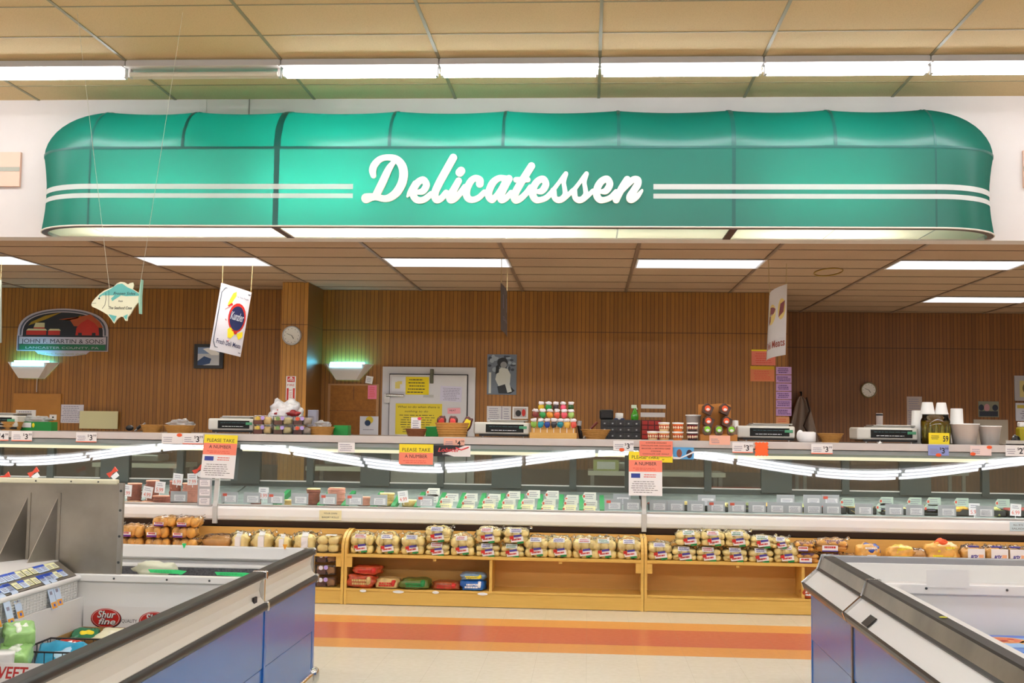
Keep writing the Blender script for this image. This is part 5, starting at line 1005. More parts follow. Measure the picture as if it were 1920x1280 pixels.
# orange display box with wedges
t = thing('snack_display', 'orange cardboard display box with clipped snack packs', 'display', (XX(1312, 9.72, 800), 9.72, CZT)); W = XX(1382, 9.72, 800) - XX(1312, 9.72, 800); OB = mk('display_orange', '#c88238', .6); b = MB(); b.box(0, W, -.03, .16, 0, .055); b.build('tray', OB, t, bevel=.003); b = MB(); b.prism([(0, .03), (W * .88, .03), (W * .88, .30), (W * .6, .31), (W * .3, .30), (0, .30)], 'Y', .13, .145); b.build('back_card', OB, t)
for i, (x, z, c, l) in enumerate([(.20, .235, ORG, 'upper left'), (.66, .235, ORG, 'upper right'), (.22, .135, ORG, 'lower left'), (.70, .135, ORG, 'lower right'), (.19, .05, GRN, 'left'), (.5, .05, GRN, 'middle'), (.83, .05, GRN, 'right')]):
    p = thing('snack_pack', ('dark wedge snack pack with orange label, %s on the display' if i < 4 else 'snack pack with green label, %s in the display tray') % l, 'snack', (t.location.x + W * x, 9.70, CZT + z)); b = MB()
    if i < 4: b.prism([(-.035, .0), (.025, -.028), (.052, .038), (.0, .072), (-.03, .05)], 'Y', -.02, .14, 0)
    else: b.blob((0, 0, .035), .036, .03, .042, .8, .2, m=0, seed=i)
    b.build('pack', mk('pack_dark%d' % (i // 4), ('#5a4034', '#8a7060')[i // 4], .35, n=(30, .5)), p); b = MB(); b.disc((.0, -.0225 if i < 4 else -.033, .03 if i < 4 else .045), .024, m=0); b.disc((.002, -.0235 if i < 4 else -.034, .022 if i < 4 else .037), .015, m=1, sz=.7); b.build('label', [ORG if i < 4 else mk('lime', '#8ad830'), PAPER], p)
b = MB(); b.lathe([(.03, 0), (.024, .17), (.001, .172)], seg=20); tag(b.build('white_cylinder', mk('tub_white', '#ece9e4'), loc=(XX(1380, 9.86, 800), 9.9, CZT)), 'slim white container right behind the orange display box', 'container')
b = MB(); b.lathe([(.001, .0), (.062, 0), (.066, .01), (.066, .08), (.05, .086), (.02, .084)], seg=24); b.blob((-.055, .02, .05), .03, .03, .05, m=0); tag(b.build('paper_roll', mk('roll_white', '#efecec', .6), loc=(XX(1514, 9.72, 815), 9.72, CZT)), 'short white paper roll left of the right basket', 'paper roll')
# pickle jar and cups
t = thing('pickle_jar', 'big glass jar of pickles with a yellow 59 price sign', 'jar', (XX(1754, 9.74, 820), 9.74, CZT)); b = MB(); R = .115; b.lathe([(R * .92, 0), (R, .012), (R, .19), (R * .9, .215), (R * .88, .235), (R * .9, .24), (R * .86, .24), (R * .86, .212), (R * .96, .19)], seg=36, cap=False); b.build('glass', clear('jar_glass', '#f2f4e4', 1.5, .02, .0), t); b = MB(); b.lathe([(.001, .008), (R * .94, .008), (R * .95, .18), (.001, .182)], seg=30); b.build('brine', mk('brine', '#9a7c28', .15, n=(14, .5)), t)
for i in range(6): q = -math.pi / 2 + (i - 2.5) * .42; b = MB(); b.blob((R * .86 * math.cos(q), R * .86 * math.sin(q), .1), .02, .02, .07, .9, .2, seed=i, nu=12, nv=10); b.build('pickle', mk('pickle', '#7c7424', .3, n=(40, .5)), t)
f = Flat(1741, 1780, 811, 833, 9.62, .003); f.ln(.08, .58, .2, .6, 3, 1); f.tx('59', .82, .75, .7, 1, w=.26, thick=.02); f.end('pickle_sign', [YEL, INK], 'yellow card reading 59 in front of the pickle jar', 'price card')
CUP = mk('cup_white', '#f0efec', .45)
def cup(px, py, Y, rt, rb, h, z, label, n=1):
    b = MB()
    b.lathe([(.001, 0), (rb, 0), (rt, h), (rt + .003, h), (rt + .003, h - .008)] if rt > rb else [(rb + .003, 0), (rb + .003, .01), (rb, .01), (rt, h), (rt * .9, h + .003), (.001, h + .003)], seg=28, cap=rt <= rb)
    if rt > rb: b.lathe([(rt - .004, h), (rb - .004, .01), (.001, .01)], seg=28)
    return tag(b.build('foam_cup', CUP, loc=(XX(px, Y, py), Y, CZT + z)), label, 'cup')
cup(1739, 760, 9.74, .042, .056, .095, .241, 'upside down foam cup on the left of the jar lid'); cup(1765, 760, 9.73, .036, .052, .093, .241, 'upside down foam cup on the right of the jar lid') 
cup(1722, 800, 9.90, .052, .062, .27, 0, 'tall stack of foam cups behind the left side of the pickle jar'); cup(1794, 800, 9.90, .048, .058, .29, 0, 'tall stack of foam cups behind the right side of the pickle jar')
cup(1808, 812, 9.72, .116, .088, .17, 0, 'large open white tub right of the pickle jar'); cup(1856, 815, 9.74, .088, .068, .155, 0, 'medium open white tub second from the jar')
b = MB(); b.lathe([(.025, 0), (.028, .25), (.001, .25)], seg=16); b.lathe([(.0281, .23), (.0281, .245)], seg=16, m=1); tag(b.build('paper_tube', [mk('tube_grey', '#b4a8a4', .5), INK], loc=(XX(1649, 10.2, 780), 10.2, CZT)), 'tall grey paper tube behind the right scale', 'tube')
b = MB(); b.box(0, .22, 0, .15, 0, .012, 0); b.box(0, .22, 0, .01, 0, .04, 0); tag(b.build('plastic_tray', mk('tray_clear', '#c8c2b8', .3), loc=(XX(1886, 9.68, 820), 9.68, CZT)), 'low clear plastic tray at the right picture edge', 'tray')
b = MB(); b.blob((0, 0, .04), .035, .03, .04, 1, .5, seed=4); tag(b.build('black_bag', BLACK, loc=(XX(1904, 9.9, 815), 9.9, CZT)), 'small black bundle behind the plastic tray', 'bundle')
t = thing('oil_jug', 'yellow green jug cut off by the right picture edge', 'jug', (XX(1925, 10.0, 800), 10.0, CZT)); b = MB(); b.box(-.06, .1, 0, .1, 0, .15); b.build('jug', mk('jug_yellow', '#a89a18', .3), t, bevel=.02); b = MB(); b.box(-.05, .04, .02, .08, .15, .19); b.build('lid', PAPER, t, bevel=.008)

# ================================================================ HANGING SIGNS
STRG = mk('string', '#b8a070', .8); FS = mk('fish_string', '#c8c4b0', .6)
# fish sign on long lines from the front ceiling
FY = 7.6; fo = at(165, 520, FY)
def fq(u, v): a = at(165 + u / 13.9, 520 + v / 13.9, FY); return (a.x - fo.x, a.z - fo.z)
t = thing('fish_sign', 'white and teal fish shaped seafood sign hanging from the front ceiling', 'sign', fo)
out = [(95, 720), (120, 640), (200, 540), (300, 440), (420, 350), (560, 290), (680, 240), (760, 160), (850, 115), (950, 125), (1050, 185), (1100, 150), (1175, 135), (1195, 200), (1170, 300), (1240, 345), (1330, 400), (1375, 430), (1375, 600), (1280, 690), (1200, 800), (1120, 940), (1040, 1040), (1030, 1130), (980, 1130), (930, 1030), (860, 1020), (770, 1080), (685, 1200), (620, 1100), (520, 975), (380, 890), (230, 810), (120, 765)]
b = MB(); b.prism([fq(*p) for p in out], 'Y', -.006, .006); b.build('body', mk('fish_cream', '#e9e6c6', .5), t)
def fpl(b, pts, y, m): P = [fq(*p) for p in pts]; b.add([(p[0], y, p[1]) for p in P], [tuple(range(len(P)))], m)
b = MB(); fpl(b, [(300, 480), (440, 380), (600, 300), (780, 180), (900, 160), (1040, 260), (1180, 320), (1340, 430), (1340, 480), (1000, 490), (870, 470), (640, 620), (610, 550), (700, 470), (480, 470), (380, 470), (290, 540)], -.0068, 0); fpl(b, [(540, 960), (760, 1010), (690, 1170)], -.0068, 0); fpl(b, [(930, 1010), (1050, 960), (1010, 1110)], -.0068, 0); b.build('paint', mk('fish_teal', '#62b8b0', .5), t)
b = MB(); 
for tx_, u, v, h, w_ in (('Frozen Sides', 960, 455, 90, 600), ('from', 860, 640, 60, 120), ('The Seafood Case', 850, 830, 90, 640)):
    p = fq(u, v); b.text(tx_, p[0], p[1], h / 13.9 * FY / 2200 * 1.2, -.0078, 0, w=w_ / 13.9 * FY / 2200, shear=.25, thick=.008)
p = fq(300, 550); b.blob((p[0], -.007, p[1]), .006, .002, .006); b.tube([(fq(120, 680)[0], -.007, fq(120, 680)[1]), (fq(220, 670)[0], -.007, fq(220, 670)[1])], .0012, 4); b.tube([(fq(u_, v_)[0], -.007, fq(u_, v_)[1]) for u_, v_ in ((470, 400), (480, 560), (450, 720), (380, 810))], .0012, 4); b.tube([(fq(555, 350)[0], -.007, fq(555, 350)[1]), (fq(550, 760)[0], -.007, fq(550, 760)[1])], .0012, 4); b.build('lettering', INK, t)
b = MB(); P = [fq(*p) for p in [(1410, 60), (1420, 60), (1390, 480), (1385, 950), (1360, 950), (1345, 600), (1355, 420)]]; b.prism(P, 'Y', -.02, .02); b.build('tail', mk('fish_tail', '#9ccdb8', .5), t)
for (pt, top) in (((560, 300), (142, 0)), ((1330, 400), (330, 105))):
    b = MB(); q0 = fq(*pt); e_ = at(top[0], top[1], FY); zt2 = CZ - fo.z; sl = (e_.x - fo.x - q0[0]) / (e_.z - fo.z - q0[1]); b.tube([(q0[0], 0, q0[1]), (q0[0] + sl * (zt2 - q0[1]), 0, zt2)], .0014, 4); b.build('string', FS, t)
# flag signs: four corner pixels TL, TR, BR, BL and depths
def flag(corners, Ys, label, mats, draw, strings, bend=.03, n=10, name='hanging_sign'):
    P = [at(c[0], c[1], Y) for c, Y in zip(corners, Ys)]; org = P[0]; t = thing(name, label, 'sign', org)
    nrm = (P[1] - P[0]).cross(P[3] - P[0]).normalized()
    if nrm.y > 0: nrm = -nrm
    def S(u, v, off=0): q = (P[0] * (1 - u) + P[1] * u) * (1 - v) + (P[3] * (1 - u) + P[2] * u) * v; return tuple(q - org + nrm * (off + bend * 4 * u * (1 - u)))
    b = MB(); vs = []
    for o_ in (0, -.002):
        for j in range(n + 1): vs += [S(i / n, j / n, o_) for i in range(n + 1)]
    N1 = (n + 1) ** 2; fs = [(j * (n + 1) + i, j * (n + 1) + i + 1, (j + 1) * (n + 1) + i + 1, (j + 1) * (n + 1) + i) for j in range(n) for i in range(n)]; fs += [tuple(N1 + k for k in f_[::-1]) for f_ in fs]
    b.add(vs, fs, 0, True); b.build('sheet', mats[0], t)
    class D(MB):
        def pg(s, pts, m, off=.002): s.add([S(p[0], p[1], off) for p in pts], [tuple(range(len(pts)))], m)
        def el(s, cx, cy, rx, ry, m, off=.002, g=20, a0=0): s.pg([(cx + rx * math.cos(2 * math.pi * k / g + a0), cy + ry * math.sin(2 * math.pi * k / g + a0)) for k in range(g)], m, off)
        def line(s, pts, wd, m): s.tube([S(p[0], p[1], .002) for p in pts], wd, 4, m)
        def tx(s, tt, cx, cy, w_, h_, m, off=.004, **k):
            vs_, fs_, wt = text_mesh(tt, k.get('shear', 0), k.get('thick', 0)); s.add([S(cx - w_ / 2 + v[0] / wt * w_, cy - v[1] * h_, off) for v in vs_], fs_, m)
    d = D(); draw(d); d.build('printing', mats[1:], t)
    for u, dx in strings: b = MB(); q = S(u, 0); b.tube([q, (q[0] + dx, q[1], DZ - .01 - org.z)], .003, 5); b.build('string', STRG, t)
def d1(d):
    fr_ = [(.10, .09), (.90, .09), (.96, .13), (.96, .87), (.9, .91), (.10, .91), (.05, .87), (.05, .13), (.10, .09)]; d.line([(.14, .05), (.97, .05)], .004, 0); d.line([(.06, .12), (.08, .11), (.14, .05)], .004, 0); d.line([(.06, .12), (.06, .86)], .004, 0); d.line([(.06, .86), (.14, .94)], .004, 0); d.line([(.14, .94), (.97, .95)], .004, 0)
    d.el(.66, .44, .29, .22, 2, .002); d.el(.66, .45, .24, .185, 1, .003); d.pg([(.40, .1), (.50, .06), (.52, .12), (.42, .24), (.30, .3), (.30, .25)], 3); d.pg([(.30, .3), (.42, .24), (.46, .27), (.34, .31)], 2, .003); d.pg([(.42, .64), (.5, .6), (.68, .68), (.56, .77), (.46, .76)], 3); d.pg([(.72, .68), (.92, .62), (.94, .7), (.82, .76)], 3); d.el(.68, .66, .06, .03, 2, .004); d.tx('Kunzler', .66, .48, .44, .17, 4, .005, shear=.25, thick=.015); d.line([(.38, .3), (.24, .36)], .002, 2); d.line([(.3, .5), (.34, .52)], .003, 2); d.line([(.52, .8), (.46, .82)], .003, 2)
    d.tx('Fresh Deli Meats', .54, .88, .78, .10, 1, thick=.01); d.tx('The Meat People', .72, .14, .42, .035, 1)
flag([(415, 530), (472, 548), (451, 669), (393, 655)], [11.3, 11.5, 11.5, 11.3], 'tilted white flag sign reading Fresh Deli with a navy oval, left of the pillar', [mk('flag_white', '#d8d4dc', .6), mk('flag_line', '#3a4858'), mk('flag_navy', '#1c2454'), RED, YEL, mk('flag_silver', '#b8bcc8')], d1, [(.03, .0), (.97, .01)], bend=.02)
def d2(d):
    d.el(.42, .36, .22, .15, 0); d.el(.84, .33, .12, .15, 0); d.pg([(.2, .5), (.32, .24), (.5, .26), (.62, .3), (.4, .44)], 1, .004); d.pg([(.74, .44), (.8, .25), (.94, .22), (.9, .38)], 1, .004); d.tx('Kunzler', .42, .37, .4, .05, 2, .006, shear=.3); d.tx('Deli Meats', .54, .86, .84, .15, 3, thick=.01)
flag([(1443, 554), (1476, 532), (1473, 665), (1437, 677)], [10.9, 11.25, 11.25, 10.9], 'white hanging sign with yellow ovals reading Deli beside the lilac notices', [mk('flag_white2', '#ddd8d8', .6), mk('pale_yellow', '#e8d080'), mk('bronze', '#8a4a50'), PAPER, mk('rust_text', '#a04a38')], d2, [(.04, -.01), (.97, .005)], bend=-.05)
def d3(d): d.pg([(.2, .2), (.8, .2), (.8, .5), (.2, .5)], 0); d.tx('Deli', .5, .75, .6, .12, 0)
flag([(939, 530), (951, 547), (951, 632), (939, 618)], [10.9, 11.7, 11.7, 10.9], 'grey hanging sign seen almost edge on in the middle', [mk('flag_grey', '#5a5456', .6), mk('flag_dim', '#77788a')], d3, [(.05, 0), (.95, 0)], bend=.01)
flag([(-30, 528), (3, 524), (3, 642), (-30, 650)], [11.2, 11.2, 11.2, 11.2], 'pale sign just entering the picture at the left edge', [mk('flag_green_grey', '#a8b0a4', .6), BLU], d3, [(.05, 0), (.95, 0)], bend=.0)
# ================================================================ FREEZERS
FB = mk('freezer_blue', '#2a6cb8', .26, coat=.15, spec=.5); FBT = mk('freezer_blue_trim', '#1f63b4', .3); FLIN = mk('freezer_liner', '#dedcd8', .35); FRIM = mk('freezer_rim', '#e6e5e2', .3, coat=.3); RAILB = mk('rail_black', '#221c1a', .38); BANDW = mk('band_white', '#dad3c6', .35); GRILLE = mk('grille_grey', '#5a5a5e', .6, n=(120, .6)); COPPER = mk('copper_strip', '#8a5a3a', .4, .4)
STEELD = m_metal('steel_painted_reflections', '#5f5b56', '#c2baac', .3, .8)  # mottled reflections painted into the steel colour as light and dark patches
NEAR = 1.2
def tubey(b, x, z, y0, y1, r, m=0): b.tube([(x, y0, z), (x, y1, z)], r, 10, m)
# ---- left freezer
FX, FY1, JY = -1.482, 6.38, 5.37
t = thing('chest_freezer', 'long open chest freezer on the left with blue side and white bumper band', 'freezer', (FX, FY1, 0))
def L(y): return y - FY1
b = MB(); b.box(-.02, .012, L(NEAR), L(JY) - .006, .30, .56, 0); b.box(-.02, .008, L(NEAR), L(JY) - .006, .06, .297, 0); b.box(-.02, .012, L(JY) + .006, -.06, .30, .56, 0); b.box(-.02, .008, L(JY) + .006, -.06, .06, .297, 0); b.box(-.9, -.06, -.03, -.01, .06, .56, 0); b.box(-.06, .01, -.055, -.005, .06, .56, 0); b.build('side_panel', FB, t, bevel=.003)
b = MB(); b.box(-.02, .016, L(JY) - .02, L(JY) + .004, .06, .56); b.build('joint_strip', FBT, t)
b = MB(); b.box(-.9, -.03, L(NEAR), -.03, .02, .10); b.build('base', DGREY, t)
for k, (ya, yb) in enumerate(((NEAR, JY - .012), (JY + .012, FY1 - .02))):
    b = MB(); prof = [(-.002, .704), (-.012, .68), (-.016, .65), (-.008, .62), (.010, .598), (.010, .585), (-.03, .585), (-.05, .704)]; b.prism(prof, 'Y', L(ya), L(yb)); b.build('bumper_band', BANDW, t)
    b = MB(); b.prism([(-.055, .702), (.004, .702), (.012, .712), (.010, .726), (0, .735), (-.045, .735), (-.055, .728)], 'Y', L(ya), L(yb)); b.build('top_rail', RAILB, t, bevel=.003)
    b = MB(); tubey(b, .010, .577, L(ya), L(yb), .019); b.build('lower_rail', RAILB, t)
b = MB(); b.box(-.05, .018, L(JY) - .012, L(JY) + .012, .70, .738); b.box(-.03, .008, L(JY) - .01, L(JY) + .01, .59, .71); b.box(-.02, .030, L(JY) - .012, L(JY) + .012, .556, .600); b.build('joint_cap', CHROME, t, bevel=.005)
b = MB(); b.box(-.06, .012, -.03, -.0, .70, .739); b.box(-.03, .004, -.026, -.004, .59, .71); b.box(-.03, .030, -.03, .0, .556, .600); b.build('corner_cap', CHROME, t, bevel=.006)
b = MB(); b.box(-.03, .03, L(3.0), -.02, .035, .085); b.blob((.0, -.03, .06), .045, .045, .045, .6); b.build('foot_bumper', CHROME, t, bevel=.01)
b = MB(); b.box(-.008, .001, L(5.27), L(5.22), .60, .635); b.build('badge', INK, t)
# far rim, inner well, divider
XL = -.86
b = MB(); b.prism([(-.05, .737), (.0, .737), (.0, .58), (-.01, .58), (-.012, .66), (-.05, .675)], 'X', XL - .3, -.05, 0); b.build('far_rim', FRIM, t, bevel=.003)
b = MB(); b.box(XL - .3, -.05, -.10, -.045, .628, .645, 0); b.build('far_lip', FRIM, t, bevel=.003)
b = MB(); b.box(XL - .3, -.05, -.105, -.06, .55, .628); b.build('air_grille', GRILLE, t)
b = MB(); b.box(-.065, -.05, L(NEAR), -.05, .12, .72); b.box(XL, XL + .015, L(NEAR), -.05, .12, .60); b.box(XL, -.05, L(NEAR), -.05, .10, .12); b.box(XL, -.05, -.06, -.045, .10, .60); b.build('liner', FLIN, t)
b = MB(); b.box(XL - .06, -.055, L(JY), L(JY) + .03, .12, .69, 0); b.box(XL - .06, -.055, L(JY) - .012, L(JY) + .03, .672, .705, 0); b.build('divider', FRIM, t, bevel=.004)
b = MB()
for x in (-.70, -.45, -.25): b.blob((x, L(JY) - .013, .688), .005, .003, .005)
b.build('screw', DGREY, t)
# steel partition with brackets
t2 = thing('steel_partition', 'tall steel partition with painted mottled reflections and cream cap standing on the left freezer', 'partition', (-2.16, JY + .012, 0))
b = MB(); b.box(-1.2, -.022, 0, .012, .70, 1.125); b.build('sheet', STEELD, t2)
b = MB(); b.box(-.022, .0, -.006, .016, .70, 1.125); b.build('edge_post', STEEL, t2, bevel=.002)
b = MB(); b.box(-1.2, -.03, -.008, .022, 1.118, 1.142); b.build('cap', mk('cap_cream', '#dcd6b8', .5), t2, bevel=.006)
for x in (-.46, -.315):
    b = MB(); b.add([(x, 0, 1.06), (x, 0, .735), (x - .075, -.16, .735), (x + .004, 0, 1.06), (x + .004, 0, .735), (x - .071, -.16, .735)], [(0, 1, 2), (3, 5, 4), (0, 2, 5, 3), (1, 4, 5, 2)]); b.box(x - .012, x + .016, -.004, 0, .72, 1.075); b.build('bracket', STEELD, t2)
b = MB(); b.add([(-.50, 0, .735), (-.30, 0, .735), (-.39, -.16, .728), (-.54, -.16, .728)], [(0, 3, 2, 1)]); b.build('foot_plate', STEELD, t2)
b = MB()
for z in (.76, .88, 1.0, 1.09): b.blob((-.011, -.008, z), .006, .004, .006)
for x in (-.9, -.8, -.62, -.42, -.25, -.12): b.blob((x, -.01, 1.13), .004, .004, .004)
b.build('rivet', DGREY, t2)
# centre price rail with labels
t3 = thing('price_rail', 'slanted price rail along the middle divider of the left freezer', 'price rail', (-2.35, JY, 0))
def R3(y): return y - JY
b = MB(); b.prism([(-.012, .70), (-.10, .762), (-.104, .758), (-.016, .694)], 'Y', R3(2.5), -.01); b.build('rail', STEELD, t3)
b = MB(); tubey(b, .0, .688, R3(2.5), -.01, .012); b.build('rolled_edge', FRIM, t3)
b = MB(); b.box(-.012, -.002, R3(2.5), -.02, .56, .69, 0)
for z in [.565 + .012 * i for i in range(11)]: tubey(b, .002, z, R3(2.5), -.03, .0018)
for k in range(90): y = -.04 - k * .03; b.tube([(.003, y, .56), (.003, y, .69)], .0016, 4, 0)
b.build('wire_panel', FRIM, t3)
b = MB(); b.prism([(-1.2, .765), (-.104, .765), (-.104, .73), (-1.2, .73)], 'Y', R3(2.5), 0.0); b.box(-.4, -.016, R3(2.5), -.02, .12, .69, 0); b.build('divider_top', FLIN, t3)
# label cards lie on the slanted face
sl = math.atan2(.062, .088)
RM = Matrix.Rotation(sl, 4, 'Y')
rd = random.Random(11); nlab = 0
LBLUE = mk('label_pale_blue', '#c4d6ee', .5); LB2 = mk('label_royal', '#2a52c0', .5); LYEL = mk('label_lemon', '#e6e6b4', .5); LOR = mk('label_orange', '#e8a030', .5)
def lab(y, u, kind, label, hang=0):
    b = MB(); w_, h_ = (.054, .044) if kind else (.050, .038)
    if not hang:
        b.box(-h_ / 2, h_ / 2, -w_, 0, 0, .0015, 0)
        if kind: b.box(-h_ / 2, -h_ / 2 + .012, -w_, 0, .0015, .0022, 1)
        for q in range(3): b.box(-.006 + q * .008, -.003 + q * .008, -w_ * .8, -w_ * .2, .0015, .0022, 2)
    else:
        b.box(-.045, .012, -w_, 0, 0, .0015, 0); b.box(-.045, -.03, -w_, 0, .0015, .0022, 1); b.X = Matrix.Translation((.012, 0, 0)) @ Matrix.Rotation(R_(38), 4, 'Y'); b.box(0, .11, -w_, 0, -.0015, 0, 0); b.box(0, .11, -w_, 0, 0, .0006, 0); b.box(.078, .106, -w_ * .95, -w_ * .05, .0006, .0012, 3); b.box(.086, .098, -w_ * .6, -w_ * .3, .0012, .0016, 1); b.box(.03, .045, -w_ * .75, -w_ * .35, .0006, .0012, 2)
    o = b.build('shelf_tag', [LBLUE if kind or hang else LYEL, LB2, PRI, LOR]); o.matrix_world = Matrix.Translation((-2.35 - .012 - .088 * (1 - u), y, .70 + .062 * (1 - u) + .0025)) @ RM
    return tag(o, label, 'price tag')
ORD17 = ORD + ['seventeenth']
seq = [(5.30, 0), (5.25, 0), (5.20, 1), (5.15, 1), (5.10, 0), (5.04, 0), (4.98, 0), (4.93, 1), (4.87, 1), (4.81, 1), (4.76, 1), (4.70, 1), (4.64, 1), (4.58, 0), (4.52, 1), (4.46, 1), (4.40, 1)]
for i, (y, k) in enumerate(seq):
    lab(y, .2, k, '%s tag, upper row of the freezer price rail, %s from the steel partition' % (('pale yellow', 'blue')[k], ORD17[i])); 
    lab(y - .01, .72, k if i % 4 else 1 - k, '%s tag, lower row of the freezer price rail, %s from the steel partition' % (('pale yellow', 'blue')[k if i % 4 else 1 - k], ORD17[i]))
for i, (y, u) in enumerate([(5.155, .95), (5.09, 1.0), (4.80, .9), (4.69, 1.1), (4.60, 1.0), (4.50, 1.0)]): lab(y, u, 1, 'long blue sale tag hanging over the freezer price rail, %s from the partition' % ORD[i], hang=1)
# brand card on the divider
def oval_logo(b, cx, cz, rx, rz, y):
    def E(k_, m, o, dx=0, dz=0): b.add([(cx + dx + rx * k_ * math.cos(2 * math.pi * i / 32), y - o, cz + dz + rz * k_ * math.sin(2 * math.pi * i / 32)) for i in range(32)], [tuple(range(32))], m)
    E(1.04, 3, .0004, .002, -.003); E(1.0, 1, .0010); E(.93, 0, .0014); E(.90, 1, .0018)
    b.text('Shur', cx + rx * .08, cz + rz * .02, rz * 1.0, y - .0024, 3, w=rx * 1.25, shear=.25, thick=.045); b.text('Shur', cx + rx * .06, cz + rz * .06, rz * 1.0, y - .0030, 0, w=rx * 1.25, shear=.25, thick=.02)
    b.text('fine', cx + rx * .12, cz - rz * .66, rz * .85, y - .0024, 3, w=rx * 1.15, shear=.25, thick=.045); b.text('fine', cx + rx * .10, cz - rz * .62, rz * .85, y - .0030, 0, w=rx * 1.15, shear=.25, thick=.02)
k = JY / 2200; x0 = -2.318; x1 = -1.56; b = MB(); yb_ = JY - .014
b.box(x0, x1, yb_ - .002, yb_, .437, .562, 0); b.box(x0, x1, yb_ - .003, yb_ - .002, .437, .450, 1)
oval_logo(b, -2.212, .508, .070, .044, yb_ - .002); oval_logo(b, -1.985, .498, .070, .044, yb_ - .002); b.text('QUALITY', -2.100, .490, .022, yb_ - .0034, 3, w=.072)
tag(b.build('brand_card', [mk('card_enamel', '#e4e1de', .35), mk('logo_red', '#c02018', .35), PAPER, INK]), 'white card with two red oval logos and the word QUALITY inside the left freezer', 'sign')
# green channel tags on the second well
for i, (p0, p1, yy, lb) in enumerate([(278, 350, 1071, 'bright green label strip in the far well, left of the pair'), (403, 475, 1076, 'bright green label strip in the far well, right of the pair')]):
    Y = JY + .03; a = at(p0, yy - 5, Y); c = at(p1, yy + 5, Y); H = a.z - c.z; W = c.x - a.x; b = MB(); b.prism([(0, -H * .1), (W * .06, -H * .8), (W * .8, -H), (W * .82, -H * 1.15), (W * .88, -H * 1.1), (W, -H * .35), (W * .98, -H * .3), (W * .78, -H * .1)][::-1], 'Y', -.003, 0); b.lines(W * .12, W * .72, -H * .8, -H * .25, 2, -.0036, 1, h=.3, seed=i)
    o = b.build('green_label', [mk('neon_green', '#38d078', .5), mk('green_ink', '#148a48')], loc=(a.x, Y, a.z)); tag(o, lb, 'label')
for i, (px, py, c, lb) in enumerate([(345, 1022, mk('neon_green', '#38d078'), 'small green pointed clip on the far rim of the left freezer'), (534, 1024, mk('amber_clip', '#f0a020'), 'small amber pointed clip near the far corner of the left freezer')]):
    a = at(px, py, FY1 - .055); b = MB(); b.prism([(-.012, .01), (.0, -.018), (.014, .01)], 'Y', 0, .003); tag(b.build('pointed_clip', c, loc=a), lb, 'clip')
b = MB(); b.blob((0, 0, .02), .10, .05, .03, .7, .4, 8, seed=2); tag(b.build('frozen_bag', mk('bag_limewhite', '#dfe2c8', .35), loc=(-2.05, 5.52, .70)), 'pale lime plastic bag lying right of the steel partition', 'bag')
# products in the left well
def fbag(x, y, z, sx, sy, sz, rz, tilt, c, c2, label, seed=0, txt=None):
    b = MB(); b.blob((0, 0, 0), sx, sy, sz, .42, .22, 14, m=0, seed=seed, nu=26, nv=14); b.blob((sx * .15, 0, sz * .12), sx * .6, sy * .7, sz * .98, .7, .3, 8, m=1, seed=seed)
    o = b.build('frozen_bag', [c, c2], loc=(x, y, z)); o.rotation_euler = (R_(tilt), 0, R_(rz)); return tag(o, label, 'frozen food')
GW = mk('bag_green', '#9ccc7c', .25, n=(16, .25)); WG = mk('bag_whitegreen', '#e4ecdc', .25); TB = mk('bag_turq', '#2a9ac0', .2, n=(16, .3)); DG = mk('bag_dkgreen', '#1c7048', .25); RD = mk('bag_redprint', '#c8382c', .25, n=(20, .4)); BLT = mk('bag_ltblue', '#a8cce0', .25)
CARDB = m_wood('cardboard', '#9a7440', '#b08a54', (3, 3, 3), 3, .7)
b = MB(); z0 = .37
for a_ in ((-2.31, -2.02, 5.33, 5.335), (-2.31, -2.02, 5.06, 5.065), (-2.31, -2.305, 5.06, 5.335), (-2.025, -2.02, 5.06, 5.335)): b.box(*a_, .13, .47)
b.box(-2.31, -2.02, 5.06, 5.335, .13, .14); tag(b.build('cardboard_box', CARDB), 'open cardboard box of bags against the divider of the left freezer', 'box')
fbag(-2.24, 5.2, .44, .06, .06, .03, 10, 20, DG, YEL, 'green and yellow bag at the left end inside the cardboard box', 3); fbag(-2.12, 5.18, .445, .07, .07, .028, -15, 15, mk('bag_cream', '#e0dcb8', .3), mk('bag_cream2', '#ece8d0', .3), 'cream coloured bag inside the cardboard box', 4)
b = MB()
for a_ in ((-2.0, -1.62, 5.33, 5.335), (-2.0, -1.62, 5.06, 5.065), (-2.0, -1.995, 5.06, 5.335), (-1.625, -1.62, 5.06, 5.335)): b.box(*a_, .13, .46)
b.box(-2.0, -1.62, 5.06, 5.335, .13, .14); tag(b.build('cardboard_box', CARDB), 'second open cardboard box, half hidden by the freezer edge', 'box')
fbag(-1.93, 5.15, .44, .07, .08, .03, -25, 20, BLT, TB, 'pale turquoise bag in the second cardboard box', 5); fbag(-1.80, 5.2, .44, .07, .08, .03, -30, 15, TB, DG, 'blue and green bag at the right of the second cardboard box', 6)
for i, (x, y, z, s) in enumerate([(-2.262, 4.62, .56, .058), (-2.255, 4.58, .485, .06), (-2.262, 4.55, .41, .06), (-2.262, 4.53, .335, .06)]): fbag(x, y, z, s, s * .9, .04, 30 - 20 * i, 28, GW, WG, 'green and white vegetable bag beside the wire basket, %s of four from the top' % ORD[i], 7 + i)
